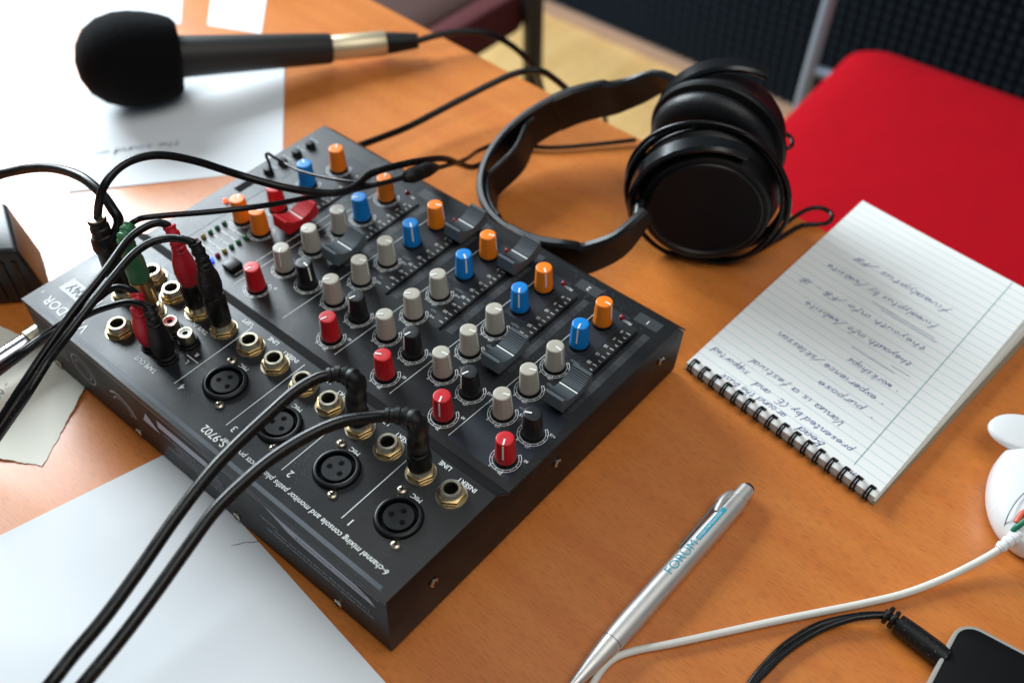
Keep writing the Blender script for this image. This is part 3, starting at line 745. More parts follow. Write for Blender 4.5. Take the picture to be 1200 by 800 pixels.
# screws on the front and on the side
for y in (11.5, 84, 164, 238): screw(face_frame(-32.7, y, 7.0, (-1, 0, 0)))
for x, z in ((-5, 29), (82, 27.5), (169, 27.5)): screw(face_frame(x, Y0 + .9, z, (0, -1, 0)))

# ================================================================== CABLES AND PLUGS
V = Vector
def pxpath(pts, n=8): return crom([mm(*p) for p in pts], n)
def cord(parent, pts, r, m='cable_black', n=8, seg=12, name='cord', drop=None):
    if drop is not None:                    # let the far end sink to the table or the floor and lie there
        pts = [V(p) for p in pts]; d = pts[-1] - pts[-2]; d.z = 0; d.normalize(); e = pts[-1]; h = e.z - drop - r; k = min(1.0, h / 120) + .25
        pts += [e + d * 30 * k + V((0, 0, -h * .35)), e + d * 55 * k + V((0, 0, -h * .8)), e + d * 85 * k + V((0, 0, -h)), e + d * (85 * k + 70) + V((0, 0, -h))]
    p = MB(); p.add(*tube(crom(pts, n), r, seg)); return p.build(name, m, parent, 70)
def lathe_path(prof_along, pts, n=6):
    """tube with radius list along a spline"""
    P, rr = crom(pts, n, prof_along); return tube(P, rr, 20)
def ribbed(parent, pts, r0, r1, m, ribs=5, name='strain_relief'):
    P = crom(pts, 14); n = len(P); rr = []
    for i in range(n):
        t = i / (n - 1); r = r0 + (r1 - r0) * t; rr.append(r * (1 - .16 * (math.sin(t * ribs * 2 * math.pi) > .2)))
    p = MB(); p.add(*tube(P, rr, 18)); return p.build(name, m, parent, 30)
def instrument_cable(label, jx, jy, bend, path):
    t = thing('instrument_cable', label, 'cable', (jx, jy, ZC + 6), 'thick black jack cables', absolute=True)
    zt = zat(jx, jy, bend[0][1] + 32)
    p = MB(); v, f = lathe([(4.9, 0), (5.7, 1.2), (5.9, 3), (5.6, zt - ZC - 6)], 24); p.add([(a + jx, b + jy, c + ZC + 5.2) for a, b, c in v], f); p.build('plug', 'black_plastic', t, 40)
    B = [mm(*q) for q in bend]
    ribbed(t, [V((jx, jy, zt - 4)), V((jx, jy, zt + 4))] + B, 5.5, 3.5, 'black_rubber', 7)
    cord(t, [B[-2] * .3 + B[-1] * .7] + [mm(*q) for q in path], 2.75, drop=0)
    return t
instrument_cable('thick black jack cable plugged into the line socket of channel one', 23.9, 9.6, [(489, 497, 96), (480, 489, 98.5), (468, 487, 99), (452, 487, 99)],
    [(440, 488, 98.5), (400, 494, 98), (360, 511, 97), (320, 536, 96), (285, 565, 95), (250, 600, 93), (215, 648, 90), (180, 697, 87), (140, 750, 84), (92, 808, 80), (30, 880, 70)])
instrument_cable('thick black jack cable plugged into the line socket of channel two', 23.9, 49.6, [(417, 448, 94), (409, 441, 96.5), (398, 438, 97), (384, 440, 97)],
    [(372, 443, 97), (345, 459, 97), (312, 488, 96), (278, 520, 95), (245, 555, 94), (205, 607, 91), (165, 665, 88), (125, 720, 85), (85, 768, 82), (55, 806, 80), (0, 870, 70)])

def phono_plug(t, jx, jy, z0, ztop, tip, m, ribs=4):
    """moulded plug standing on a socket, its neck bending over to tip (world mm)"""
    h = ztop - z0
    p = MB(); v, f = lathe([(4.4, 0), (4.6, 2.0)], 20); p.add([(a + jx, b + jy, c + z0 - 2) for a, b, c in v], f); p.build('contact_ring', 'nickel', t, 40)
    p = MB(); v, f = lathe([(4.5, 0), (5.3, 2), (5.9, h * .28), (5.4, h * .5), (4.0, h * .68), (3.5, h * .8)], 22); p.add([(a + jx, b + jy, c + z0) for a, b, c in v], f); pl = p.build('plug', m, t, 50)
    ribbed(t, [V((jx, jy, z0 + h * .74)), V((jx, jy, z0 + h * .9)), tip], 3.9, 3.3, m, ribs)
# tape-out pair
t = thing('phono_cable', 'twin phono cable with red and black plugs in the tape out sockets', 'cable', (-8, 162, ZC + 8), absolute=True)
za = zat(-8.2, 168.7, 356); zb = zat(-8.4, 155.6, 368)
ta = mm(161, 345, za + 1); tb2 = mm(174, 360, zb + 1)
phono_plug(t, -8.2, 168.7, ZC + 4, za, ta, 'rca_red'); phono_plug(t, -8.4, 155.6, ZC + 4, zb, tb2, 'black_rubber')
cord(t, [ta] + [mm(*q) for q in ((152, 339, za + 2), (140, 336, za + 2), (128, 340, za + 1), (112, 352, za - 1), (85, 371, za - 6), (52, 393, za - 16), (18, 417, 62), (-25, 448, 45))], 1.7, drop=0)
cord(t, [tb2] + [mm(*q) for q in ((165, 356, zb + 2), (150, 354, zb + 2), (128, 359, zb), (106, 367, zb - 2), (78, 382, zb - 7), (50, 398, zb - 16), (18, 422, 60), (-25, 455, 42))], 1.7, drop=0)
# main-out pair on jack adapters
t = thing('phono_cable', 'twin phono cable with red and black plugs on jack adapters in the main outputs', 'cable', (22, 160, ZC + 6), absolute=True)
tips = []
for (jx, jy, m, pys) in ((22.5, 169.8, 'rca_red', (330, 280)), (22.7, 149.8, 'black_rubber', (345, 300))):
    zm, zt = zat(jx, jy, pys[0]), zat(jx, jy, pys[1])
    p = MB(); v, f = lathe([(4.6, 0), (5.5, 1.5), (5.7, zm - ZC - 8), (5.0, zm - ZC - 6)], 22); p.add([(a + jx, b + jy, c + ZC + 5.5) for a, b, c in v], f); p.build('jack_adapter', 'black_plastic', t, 40)
    tip = mm(198, 265, zt + 5) if m == 'rca_red' else mm(228, 285, zt + 5); tips.append((tip, zt + 5))
    phono_plug(t, jx, jy, zm, zt, tip, m, 5)
(ta, za), (tb2, zb) = tips
cord(t, [ta] + [mm(*q) for q in ((186, 261, za + 1), (170, 266, za + 1), (150, 281, za), (126, 314, za - 2), (100, 347, za - 5), (75, 380, za - 10), (50, 416, za - 16), (22, 458, za - 24), (-12, 510, 66), (-60, 575, 50))], 2.0, drop=0)
cord(t, [tb2] + [mm(*q) for q in ((216, 281, zb + 1), (200, 279, zb + 1), (177, 284, zb + 1), (156, 298, zb), (134, 323, zb - 2), (108, 355, zb - 5), (82, 389, zb - 9), (57, 422, zb - 15), (30, 465, zb - 22), (-8, 520, 66), (-50, 580, 50))], 2.0, drop=0)
# green mini plug on a knurled adapter
jx, jy = 6.0, 187.5
t = thing('headphone_lead', 'thin black lead with a green plug on a knurled metal jack adapter', 'cable', (jx, jy, ZC + 6), absolute=True)
zk0, zk1, zt = zat(jx, jy, 352), zat(jx, jy, 326), zat(jx, jy, 285)
p = MB(); v, f = lathe([(3.6, 0), (3.8, zk0 - ZC - 5)], 20); p.add([(a + jx, b + jy, c + ZC + 5) for a, b, c in v], f); p.build('adapter_neck', 'black_plastic', t, 40)
kn = MB(); n = 40; hh = zk1 - zk0; rows = 14; vv = []; ff = []
for j in range(rows + 1):
    for i in range(n):
        a = 2 * math.pi * (i + j * .5) / n; r = 5.5 + (.16 if (i + j) % 2 else -.16); vv.append((jx + r * math.cos(a), jy + r * math.sin(a), zk0 + hh * j / rows))
for j in range(rows):
    for i in range(n): k = (i + 1) % n; ff.append([j * n + i, j * n + k, (j + 1) * n + k, (j + 1) * n + i])
ff.append(list(range(n))[::-1]); ff.append([rows * n + i for i in range(n)])
kn.add(vv, ff); kn.build('knurled_adapter', 'brass', t, 20)
p = MB(); v, f = lathe([(5.0, 0), (5.5, 1.5), (5.4, (zt - zk1) * .5), (4.2, (zt - zk1) * .8), (3.9, zt - zk1)], 24); p.add([(a + jx, b + jy, c + zk1) for a, b, c in v], f); p.build('plug', 'rca_green', t, 45)
tip = mm(152, 263, zt + 7)
ribbed(t, [V((jx, jy, zt - 1)), V((jx, jy, zt + 4)), tip], 4.3, 3.2, 'rca_green', 5)
zg = zt + 8
cord(t, [mm(151, 266, zt + 5)] + [mm(*q) for q in ((158, 259, zg + 1), (170, 255, zg), (200, 252, zg - 2), (250, 248, zg - 6), (310, 241, zg - 12), (370, 230, 74), (415, 222, 70), (455, 213, 64), (490, 203, 58), (520, 195, 40), (545, 187, 20), (562, 176, 4), (590, 168, 3), (640, 173, 2.5), (690, 170, 2.5), (745, 164, 3))], 1.5)
p = MB(); P, rr = crom([mm(472, 209, 61), mm(482, 206, 59.5), mm(500, 199, 55), mm(512, 196, 46)], 6, [2, 4.6, 4.6, 2]); p.add(*tube(P, rr, 14)); p.build('cord_splitter', 'black_rubber', t, 50)
# black plug with two cords
jx, jy = 5.0, 209.5
t = thing('audio_cable', 'black jack plug with two cords beside the green plug', 'cable', (jx, jy, ZC + 6), absolute=True)
zt, zm = zat(jx, jy, 256), zat(jx, jy, 282)
p = MB(); v, f = lathe([(4.8, 0), (5.8, 1.5), (6.2, (zm - ZC) * .45), (6.0, (zm - ZC) * .7), (7.0, zm - ZC - 9), (6.6, zm - ZC - 4), (5.4, zm - ZC - 2)], 24); p.add([(a + jx, b + jy, c + ZC + 5.5) for a, b, c in v], f); p.build('plug', 'black_plastic', t, 40)
ribbed(t, [V((jx, jy, zm + 1)), V((jx, jy, (zm + zt) / 2)), V((jx, jy, zt))], 5.4, 4.6, 'black_rubber', 3)
p = MB(); v, f = lathe([(4.3, 0), (4.3, 1.4), (3.0, 1.6)], 20); p.add([(a + jx, b + jy, c + zt - .6) for a, b, c in v], f); p.build('collar', 'nickel', t, 40)
cord(t, [V((jx, jy, zt - 2))] + [mm(*q) for q in ((116, 238, zt + 10), (122, 218, zt + 18), (138, 198, zt + 22), (160, 186, zt + 22), (190, 182, zt + 18), (230, 189, zt + 8), (280, 205, zt - 8), (330, 219, 88), (375, 226, 80), (402, 225, 76), (418, 217, 74), (432, 205, 72), (455, 197, 68), (490, 189, 60), (520, 186, 42), (538, 192, 22), (552, 196, 8), (566, 192, 3), (590, 182, 2.6))], 2.1)
cord(t, [V((jx - 2, jy - 4, zm - 2))] + [mm(*q) for q in ((139, 262, zm + 8), (132, 245, zm + 14), (116, 224, zm + 18), (92, 206, zm + 18), (60, 197, zm + 12), (25, 199, zm + 4), (-15, 210, zm - 8), (-70, 235, 40))], 2.6, drop=0)
# thin lead dropping to the buttons
t = thing('thin_lead', 'very thin black lead kinked over the mixer buttons', 'cable', (139, 240, ZP + 3), absolute=True)
cord(t, [mm(*q) for q in ((317, 200, 48), (316, 193, 53), (312, 183, 60), (314, 180, 62), (322, 185, 61), (335, 192, 60), (350, 200, 64), (380, 208, 68), (412, 213, 72), (440, 216, 72), (470, 209, 66))], .9, seg=8)
# power lead on the far side
t = thing('power_lead', 'black power lead arching from the mixer towards the headphone band', 'cable', (195, 215, 0), absolute=True)
cord(t, [mm(*q) for q in ((418, 172, 22), (445, 162, 18), (480, 148, 14), (530, 122, 16), (575, 99, 21), (605, 86, 25), (632, 83, 26), (650, 93, 16), (668, 108, 0), (690, 125, -40), (710, 150, -120))], 2.4, drop=FLOOR)

# ================================================================== MICROPHONE
P0, P1, P2, P3 = mm(151, 70, 34), mm(388, 57, 15), mm(452, 51, 12.5), mm(490, 48, 12)
ax = (P1 - P0); Lm = ax.length; ax.normalize()
mic = thing('microphone', 'black microphone with round foam windscreen lying on a white sheet', 'microphone', (P0.x, P0.y, 0), absolute=True)
mf = axis_frame(P0 * MM, ax)
p = MB(); p.add(*lathe([(0, -36), (12, -34), (22, -28), (29, -18.5), (32.6, -7), (33.2, 3), (32.2, 14), (30, 24), (27.5, 31), (24, 34.5), (15, 35.5)], 48, closed_ends=False)); p.build('foam_windscreen', 'foam_black', mic, 60, mtx=mf)
p = MB(); p.add(*lathe([(15, 33), (14.6, 40), (11.2, Lm - 2), (10.6, Lm)], 36)); p.build('handle', 'handle_grey', mic, 30, mtx=mf)
L2 = (P2 - P1).length
mf2 = axis_frame(P1 * MM, (P2 - P1))
p = MB(); p.add(*lathe([(8.6, -1), (9.2, .5), (9.2, L2 - 1), (8.8, L2)], 32)); p.build('connector', 'pale_brass', mic, 30, mtx=mf2)
t = thing('microphone_cable', 'black cable behind the microphone running over the table edge', 'cable', (P2.x, P2.y, 0), absolute=True)
p = MB(); p.add(*tube([P2, P2 * .75 + P3 * .25, P3], [8.2, 7.8, 5.6], 24)); p.build('strain_relief', 'black_rubber', t, 40)
cord(t, [P3] + [mm(*q) for q in ((515, 41, 13), (545, 37, 13), (575, 41, 8), (600, 54, -4), (618, 71, -22), (630, 90, -48), (638, 115, -100), (645, 150, -200))], 2.5, drop=FLOOR)

# ================================================================== HEADPHONES
A = V((.86, .51, 0)).normalized(); B = V((-.51, .86, 0)).normalized(); H0 = V((299, 35, 46.0)); CS = .935
hp = thing('headphones', 'black over-ear headphones lying on the table with the cord wound round the cups', 'headphones', (H0.x, H0.y, 0), absolute=True)
tilt = math.atan2(-31, 140); Bt = (B * math.cos(tilt) + V((0, 0, 1)) * math.sin(tilt)); Nn = A.cross(Bt).normalized()
ro = math.radians(7); At = A * math.cos(ro) + V((0, 0, 1)) * math.sin(ro)
def hpt(s, tt, n=0): return H0 + At * s * (1.13 if s > 0 else 1.0) + Bt * tt
Nn = At.cross(Bt).normalized()
def clathe(prof, seg, closed_ends=False): return lathe([(r * CS, z * CS) for r, z in prof], seg, closed_ends=closed_ends)
arch = []
for k in range(41):
    a = math.radians(-90 + 180 * k / 40); arch.append((66 * math.sin(a) * (1 - .0 * abs(math.sin(a))), 66 + 74 * math.cos(a)))
path = [hpt(s, t_) for s, t_ in arch]
i0, i1 = 9, 33
mid = path[i0:i1 + 1]; n = len(mid)
p = MB(); p.add(*ribbon_sweep(mid, Nn, [29] * n, [5.4] * n, 1.5)); band = p.build('headband', 'black_satin', hp, 30)
# inner padded strap, parting from the band on the far side
inn = []
for k in range(12, 31):
    s, t_ = arch[k]; u = (k - 12) / 18; d = 3.6 + 9 * math.sin(math.pi * min(1, max(0, (u - .45) / .5))) ; L = math.hypot(s, t_ - 66); inn.append(hpt(s * (1 - d / L), 66 + (t_ - 66) * (1 - d / L)))
n = len(inn); p = MB(); p.add(*ribbon_sweep(inn, Nn, [22] * n, [3.2] * n, 1.2)); p.build('inner_strap', 'leather', band, 30)
for sgn in (-1, 1):
    seg_ = [(s, t_) for s, t_ in (arch[:i0] if sgn < 0 else arch[i1 + 1:][::-1])][::-1]
    ea = V(path[i0] if sgn < 0 else path[i1]); eb = V(path[i0 - 1] if sgn < 0 else path[i1 + 1])
    pts = [ea * .93 + eb * .07] + [hpt(s, t_) for s, t_ in seg_[1:]] + ([hpt(-63, 50) + V((0, 0, 5)), hpt(-56, 40) + V((0, 0, 11)), hpt(-48, 34) + V((0, 0, 14))] if sgn < 0 else [hpt(67, 52) + V((0, 0, 3)), hpt(64, 38) + V((0, 0, 11)), hpt(56, 26) + V((0, 0, 14))])
    pts = crom(pts, 3); n = len(pts)
    p = MB(); p.add(*ribbon_sweep(pts, Nn, [29 - 17 * max(0, (i / (n - 1) - .55) / .45) ** 1.3 for i in range(n)], [7.5 - 1.5 * i / (n - 1) for i in range(n)], 1.8)); e = p.build('band_end', 'black_satin', hp, 30)
    # cup
    ca_ = A * -1 if sgn < 0 else (A * .95 - B * .30 + V((0, 0, .10))).normalized()
    cf = axis_frame((H0 if sgn < 0 else H0 + A * 8 + B * 2 + V((0, 0, 1.5))) * MM, ca_)
    q = MB(); q.add(*clathe([(22, 4.5), (27, 3.0), (34, 3.4), (40, 6.0), (43.0, 10.5), (43.0, 14), (40, 17)], 56, closed_ends=False)); cup = q.build('ear_pad', 'leather', hp, 60, mtx=cf)
    q = MB(); q.add(*clathe([(39, 16), (45.5, 18.0), (46.6, 19.5), (46.6, 22), (45, 24.5), (42.4, 29), (41.4, 33), (40.9, 38), (39.5, 41), (37.8, 41.6), (37.0, 40.8), (36.4, 40.8), (35.5, 42.2), (34.2, 42.4), (33.4, 41.2), (30, 40.6), (0, 39.6)], 64, closed_ends=False)); hs = q.build('ear_cup', 'black_plastic', hp, 25, mtx=cf)
    q = MB(); q.add(*clathe([(33.0, 41.25), (30, 40.75), (0, 39.75)], 56, closed_ends=False)); q.build('cup_face', 'cup_face', hs, 25)
    # yoke arm over the cup
    yk = []
    for k in range(15):
        a = math.radians(-35 + 150 * k / 14)
        yk.append((H0 if sgn < 0 else H0 + A * 8 - B * 9 + V((0, 0, 5))) + A * sgn * 33 + (B * math.cos(a) + V((0, 0, 1)) * math.sin(a)) * 46.0 * CS)
    n = len(yk); q = MB(); q.add(*ribbon_sweep(yk, A, [10.5 + 3 * math.sin(math.pi * i / (n - 1)) for i in range(n)], [4.5] * n, 1.6)); q.build('yoke', 'gloss_black', hp, 30)
    if sgn > 0: continue
    q = MB(); q.add(*tube(crom([hpt(sgn * 54, 39) + V((0, 0, 11 if sgn < 0 else -6)), hpt(sgn * 47, 38) + V((0, 0, 12 if sgn < 0 else -6)), hpt(sgn * 38, 38) + V((0, 0, 13 if sgn < 0 else -6))], 5), [4] * 11, 14)); q.build('hinge', 'black_plastic', hp, 50)
# cord wound round the cups, then out to the right and back
loops = []
rnd = random.Random(4)
turns = 4; steps = 26
for k in range(turns * steps + 1):
    a = 2 * math.pi * k / steps - 1.2; u = k / (turns * steps)
    s = -27 + 8 * u + 4.5 * math.sin(a * .83 + u * 7) + 4 * math.sin(a + .6); r = 45.3 + 1.5 * math.sin(a * 1.3 + 1) + (1.6 if (k // steps) % 2 else 0)
    c = H0 + A * s + (B * math.cos(a) + V((0, 0, 1)) * math.sin(a)) * r
    if c.z < 2.2: c.z = 2.2
    loops.append(c)
loops += [mm(*q) for q in ((893, 284, 2.2), (920, 262, 2.2), (945, 246, 2.2), (963, 244, 2.2), (975, 252, 2.2), (968, 262, 2.2), (940, 264, 2.2), (915, 278, 2.2), (880, 297, 2.2), (850, 308, 2.2))]
p = MB(); p.add(*tube(crom(loops, 3), 1.5, 10)); p.build('cord', 'cable_black', hp, 60)

lp = [mm(915, 158, 52), mm(921, 157, 52), mm(927, 162, 51), mm(928, 170, 50), mm(922, 174, 49), mm(915, 170, 49)]
p = MB(); p.add(*tube(crom(lp, 6), 1.3, 8)); p.build('cord_loop', 'cable_black', hp, 60)

# ================================================================== NOTEPAD
th = math.radians(-2.6)
nx = V((math.cos(th), math.sin(th), 0)); t2 = math.radians(-6.6); ny = V((math.sin(t2), -math.cos(t2), 0))
NO = mm(805, 424, 6); NO.z = 0
NL, NW = 186.0, 123.0
pad = thing('notepad', 'spiral bound notepad with ruled white pages and upside down handwriting', 'notepad', (NO.x, NO.y, 0), absolute=True)
def pz(x, y): return 5.6 + 3.0 * (x / NL) ** 1.2 + 1.4 * (y / NW) ** 2 * (x / NL) + .35 * math.sin(x * .03 + y * .02)
def npt(x, y, z): q = NO + nx * x + ny * y; return V((q.x, q.y, z))
def page(name, m, x0, x1, y0, y1, zf, thick, n=18, parent=pad, fan=0):
    v = []; f = []
    for j in range(n + 1):
        for i in range(n + 1):
            x = x0 + (x1 - x0) * i / n; y = y0 + (y1 + fan * x / NL - y0) * j / n; v.append(tuple(npt(x, y, zf(x, y))))
    k = len(v); v += [(a, b, c - thick) for a, b, c in v]
    for j in range(n):
        for i in range(n):
            a = j * (n + 1) + i; f.append([a, a + n + 1, a + n + 2, a + 1]); f.append([k + a, k + a + 1, k + a + n + 2, k + a + n + 1])
    rim = [i for i in range(n)] + [i * (n + 1) + n for i in range(n)] + [n * (n + 1) + i for i in range(n, 0, -1)] + [i * (n + 1) for i in range(n, 0, -1)]
    for i in range(len(rim)): a, b = rim[i], rim[(i + 1) % len(rim)]; f.append([a, b, k + b, k + a])
    return obj(name, mesh_from(name, v, f, 50), m, parent)
page('back_cover', 'card_brown', -.5, NL, -.5, NW + 1.0, lambda x, y: 1.1, .9, 4, fan=7)
rn = random.Random(9)
for k in range(15):
    fr = (k + 1) / 16.0
    page('page', 'paper_page' if k % 3 else 'paper_cream', 0, NL - rn.uniform(0, 1.2), 0, NW + rn.uniform(-1.4, .8), (lambda fr: (lambda x, y: 1.2 + (pz(x, y) - 1.35) * fr))(fr), .16, 10, fan=6.5 * (1 - fr) + rn.uniform(-.5, .5))
top = page('page', 'paper_page', 0, NL, 0, NW, pz, .12, 26)
top['label'] = 'top page with handwriting'
def onpage(x, y, l): return tuple(npt(x, y, pz(x, y) + l))
rl = MB()
for k in range(29):
    x = 10.5 + 6.05 * k
    for i in range(20):
        y0, y1 = NW * i / 20, NW * (i + 1) / 20
        b = len(rl.v); rl.v += [onpage(x - .17, y0, .06), onpage(x + .17, y0, .06), onpage(x + .17, y1, .06), onpage(x - .17, y1, .06)]; rl.f.append([b, b + 3, b + 2, b + 1])
rl.build('ruled_lines', 'rule_blue', top)
ml = MB()
for i in range(30):
    x0, x1 = 9 + (NL - 10) * i / 30, 9 + (NL - 10) * (i + 1) / 30; b = len(ml.v)
    ml.v += [onpage(x0, NW - 18.6, .08), onpage(x1, NW - 18.6, .08), onpage(x1, NW - 18.2, .08), onpage(x0, NW - 18.2, .08)]; ml.f.append([b, b + 1, b + 2, b + 3])
ml.build('margin_line', 'rule_margin', top)
# handwriting: read from the spiral side outward, upside down from here (writing runs towards -ny, up towards -nx)
hw = MB(); rh = random.Random(21)
def padxy(px, py):
    q = mm(px, py, 6.5) - NO; q = mm(px, py, pz(q.dot(nx), q.dot(ny))) - NO; return V((q.dot(nx), q.dot(ny)))
lines = [('m', (1018, 547), (1010, 542)), ('Bead', (977, 513), (946, 494)), ('around the Busk', (930, 482), (850, 436)),
         ('presented by (E) and', (1012, 519), (893, 446)), ('supported', (884, 436), (842, 408)), ('Vanua is a festival', (1003, 491), (888, 420)),
         ('*', (1039, 485), (1035, 482)), ('purpose', (1027, 474), (972, 444)), ('*', (1053, 470), (1049, 467)), ('experience /sklesson', (1044, 463), (924, 391)),
         ('*', (1072, 456), (1068, 453)), ('workshops', (1064, 450), (1010, 419)), ('theyouth.info /website', (1090, 426), (958, 357)),
         ('theyouth.info /FB - IB', (1109, 409), (956, 331)), ('fivealyptus by /website', (1123, 385), (988, 316)), ('fivealyptus /FB', (1140, 368), (1025, 308))]
for s_, a_, b_ in lines:
    A_, B_ = padxy(*a_), padxy(*b_); dd = B_ - A_; Lw = dd.length; dd.normalize(); uu = V((-1, 0)); uu = (uu - dd * uu.dot(dd)).normalized()
    polys, wdt = hand(s_, 2.0, .3, .07, .3, rh); sc_ = Lw / wdt
    ink_ribbons([[(a * sc_, b * min(1.15, max(.85, sc_))) for a, b in q] for q in polys], (lambda A_, dd, uu: (lambda a, b, l: onpage(*(A_ + dd * a + uu * b), .10)))(A_, dd, uu), .4, hw)
for a_, b_ in (((1066, 437), (1013, 407)), ((1118, 398), (1040, 357)), ((1120, 403), (1050, 366)), ((1085, 440), (1062, 428))):
    A_, B_ = padxy(*a_), padxy(*b_); dd = (B_ - A_) / 8
    ink_ribbons([[tuple(A_ + dd * i + V((rh.uniform(-.15, .15), 0))) for i in range(9)]], lambda a, b, l: onpage(a, b, .10), .3, hw)
hw.build('handwriting', 'ink_blue', top)
rg = MB()
for dy in (-.75, .75):
    pts = [V((1.0 + 3.7 * math.cos(math.radians(a)), dy * (1 if a < 150 else 1.25), 4.9 + 4.2 * math.sin(math.radians(a)))) for a in range(-10, 291, 15)]
    rg.add(*tube(pts, .55, 8))
RING = rg.mesh('binding_ring', 60); RING.materials.append(MATS['wire_black'])
hl = MB(); hl.add(*box(3.4, 5.6, -1.5, 1.5, 0, .06)); HOLEQ = hl.mesh('punched_hole'); HOLEQ.materials.append(MATS['black_hole'])
fr0 = Matrix((V((-ny.y, ny.x, 0)), -ny, V((0, 0, 1)))).transposed().to_4x4()
for k in range(16):
    y = 4.0 + 7.65 * k; o = NO + ny * y
    m_ = fr0.copy(); m_.translation = V((o.x, o.y, 0)) * MM
    obj('binding_ring', RING, None, pad, mtx=m_)
    m_ = fr0.copy(); m_.translation = V((o.x, o.y, pz(6, y) + .08)) * MM; obj('punched_hole', HOLEQ, None, top, mtx=m_)

# ================================================================== PEN
pa, pb = mm(876, 573, 5.7), mm(672, 802, 5.7)
pd_ = (pb - pa).normalized(); pen = thing('pen', 'silver metal ballpoint pen with teal lettering lying on the bare table', 'pen', (pa.x, pa.y, 0), absolute=True)
pf = axis_frame(pa * MM, pd_)
p = MB(); p.add(*lathe([(3.2, -.6), (3.9, 0), (4.3, .6), (4.4, 8.8), (4.2, 9.0)], 32)); p.build('push_cap', 'pen_metal', pen, 30, mtx=pf)
p = MB(); p.add(*lathe([(2.2, -2.2), (2.8, -1.8), (2.9, -.4)], 24)); p.build('button', 'dark_metal', pen, 30, mtx=pf)
p = MB(); p.add(*lathe([(4.9, 9.0), (5.3, 9.4), (5.6, 40), (5.6, 98), (5.4, 105), (5.1, 109.6)], 40)); p.build('barrel', 'pen_metal', pen, 30, mtx=pf)
p = MB(); p.add(*lathe([(5.0, 109.9), (4.8, 114), (3.6, 126), (2.0, 138), (1.2, 142), (.5, 146)], 36)); p.build('tip', 'pen_metal', pen, 30, mtx=pf)
side = V((0, 0, 1)).cross(pd_).normalized()      # across the pen on the table
if side.dot(RIGHT) > 0: side = -side                # towards the upper left in the picture
def around(d, ang, r): return pa + pd_ * d + (side * math.cos(ang) + V((0, 0, 1)) * math.sin(ang)) * r
ca = math.radians(30)
cr = (side * math.cos(ca) + V((0, 0, 1)) * math.sin(ca))
pts = [around(10, ca, 5.0), around(14, ca, 6.6), around(19, ca, 7.3), around(30, ca, 7.0), around(52, ca, 6.3)]
pts = crom(pts, 5); n = len(pts); p = MB(); p.add(*ribbon_sweep(pts, pd_.cross(cr), [5.0 if i < n * .4 else 3.2 for i in range(n)], [1.0] * n, .3)); p.build('clip', 'chrome', pen, 30)
p = MB(); p.add(*ribbon_sweep(crom([around(9.6, ca, 5.0), around(12, ca, 5.8), around(17, ca, 6.2), around(24, ca, 4.6)], 4), pd_.cross(cr), [6.5] * 13, [3.2] * 13, .9)); p.build('clip_base', 'pen_metal', pen, 30)
def wrap_text(mb, s, size, d0, ang0, r, bold=0):
    """lettering along the barrel, reading towards the cap"""
    v, f = text_geo(s, size, 'LEFT', 0, bold)
    bm = bmesh.new(); vs_ = [bm.verts.new(q) for q in v]
    for q in f: bm.faces.new([vs_[i] for i in q])
    bmesh.ops.triangulate(bm, faces=bm.faces)
    for _ in range(2): bmesh.ops.subdivide_edges(bm, edges=[e for e in bm.edges if e.calc_length() > .5], cuts=1); bmesh.ops.triangulate(bm, faces=bm.faces)
    bm.verts.index_update()
    mb.add([tuple(around(d0 - q.co.x, ang0 - q.co.y / r, r)) for q in bm.verts], [[k.index for k in q.verts] for q in bm.faces]); bm.free()
p = MB(); wrap_text(p, 'FORUM', 6.8, 68, math.radians(84), 5.66); p.build('lettering', 'teal_print', pen)
p = MB(); N = 20
for i in range(N):
    d0, d1 = 43.5 - 23.0 * i / N, 43.5 - 23.0 * (i + 1) / N
    for j in range(4):
        a0, a1 = [math.radians(70 + 28 * k / 4) for k in (j, j + 1)]
        p.add([tuple(around(d0, a0, 5.66)), tuple(around(d1, a0, 5.66)), tuple(around(d1, a1, 5.66)), tuple(around(d0, a1, 5.66))], [[0, 1, 2, 3]])
p.build('print_band', 'teal_print', pen)
p = MB(); wrap_text(p, 'CITIZEN PARTICIPATION', 1.75, 43, math.radians(84), 5.71, .01); p.build('band_lettering', 'print_white', pen)

# ================================================================== WHITE MOUSE, PHONE, THEIR CABLES
mc = mm(1222, 574, 14)
ms = thing('computer_mouse', 'glossy white computer mouse with an ear shaped lobe at the table edge', 'mouse', (mc.x, mc.y, 0), absolute=True)
rt = V((RIGHT.x, RIGHT.y, 0)).normalized(); dn = V((DOWN.x, DOWN.y, 0)).normalized()
def dome(cx, ra, rb, h, z0, rot=0, power=2.2, name='body', flat=.35):
    v = []; f = []; n = 48; rows = 12
    e1 = rt * math.cos(rot) + dn * math.sin(rot); e2 = -rt * math.sin(rot) + dn * math.cos(rot)
    lv = [(.90, 0), (.97, .10), (1.0, .26), (.985, .42)] + [(math.cos(t) ** .8, .42 + .58 * math.sin(t)) for t in [math.radians(18 + 66 * k / 9) for k in range(10)]]
    for (s, z) in lv:
        for i in range(n):
            a = 2 * math.pi * i / n; q = cx + e1 * (ra * s * math.cos(a)) + e2 * (rb * s * math.sin(a)); v.append((q.x, q.y, z0 + h * z))
    for j in range(len(lv) - 1):
        for i in range(n): k = (i + 1) % n; f.append([j * n + i, j * n + k, (j + 1) * n + k, (j + 1) * n + i])
    f.append(list(range(n))[::-1]); f.append([(len(lv) - 1) * n + i for i in range(n)])
    me = mesh_from(name, v, f, 60)
    bm = bmesh.new(); bm.from_mesh(me); bmesh.ops.recalc_face_normals(bm, faces=bm.faces); bm.to_mesh(me); bm.free(); return me
body = obj('body', dome(mc, 24, 36, 21, .3, math.radians(24)), 'white_plastic', ms)
ec = mm(1204, 503, 20)
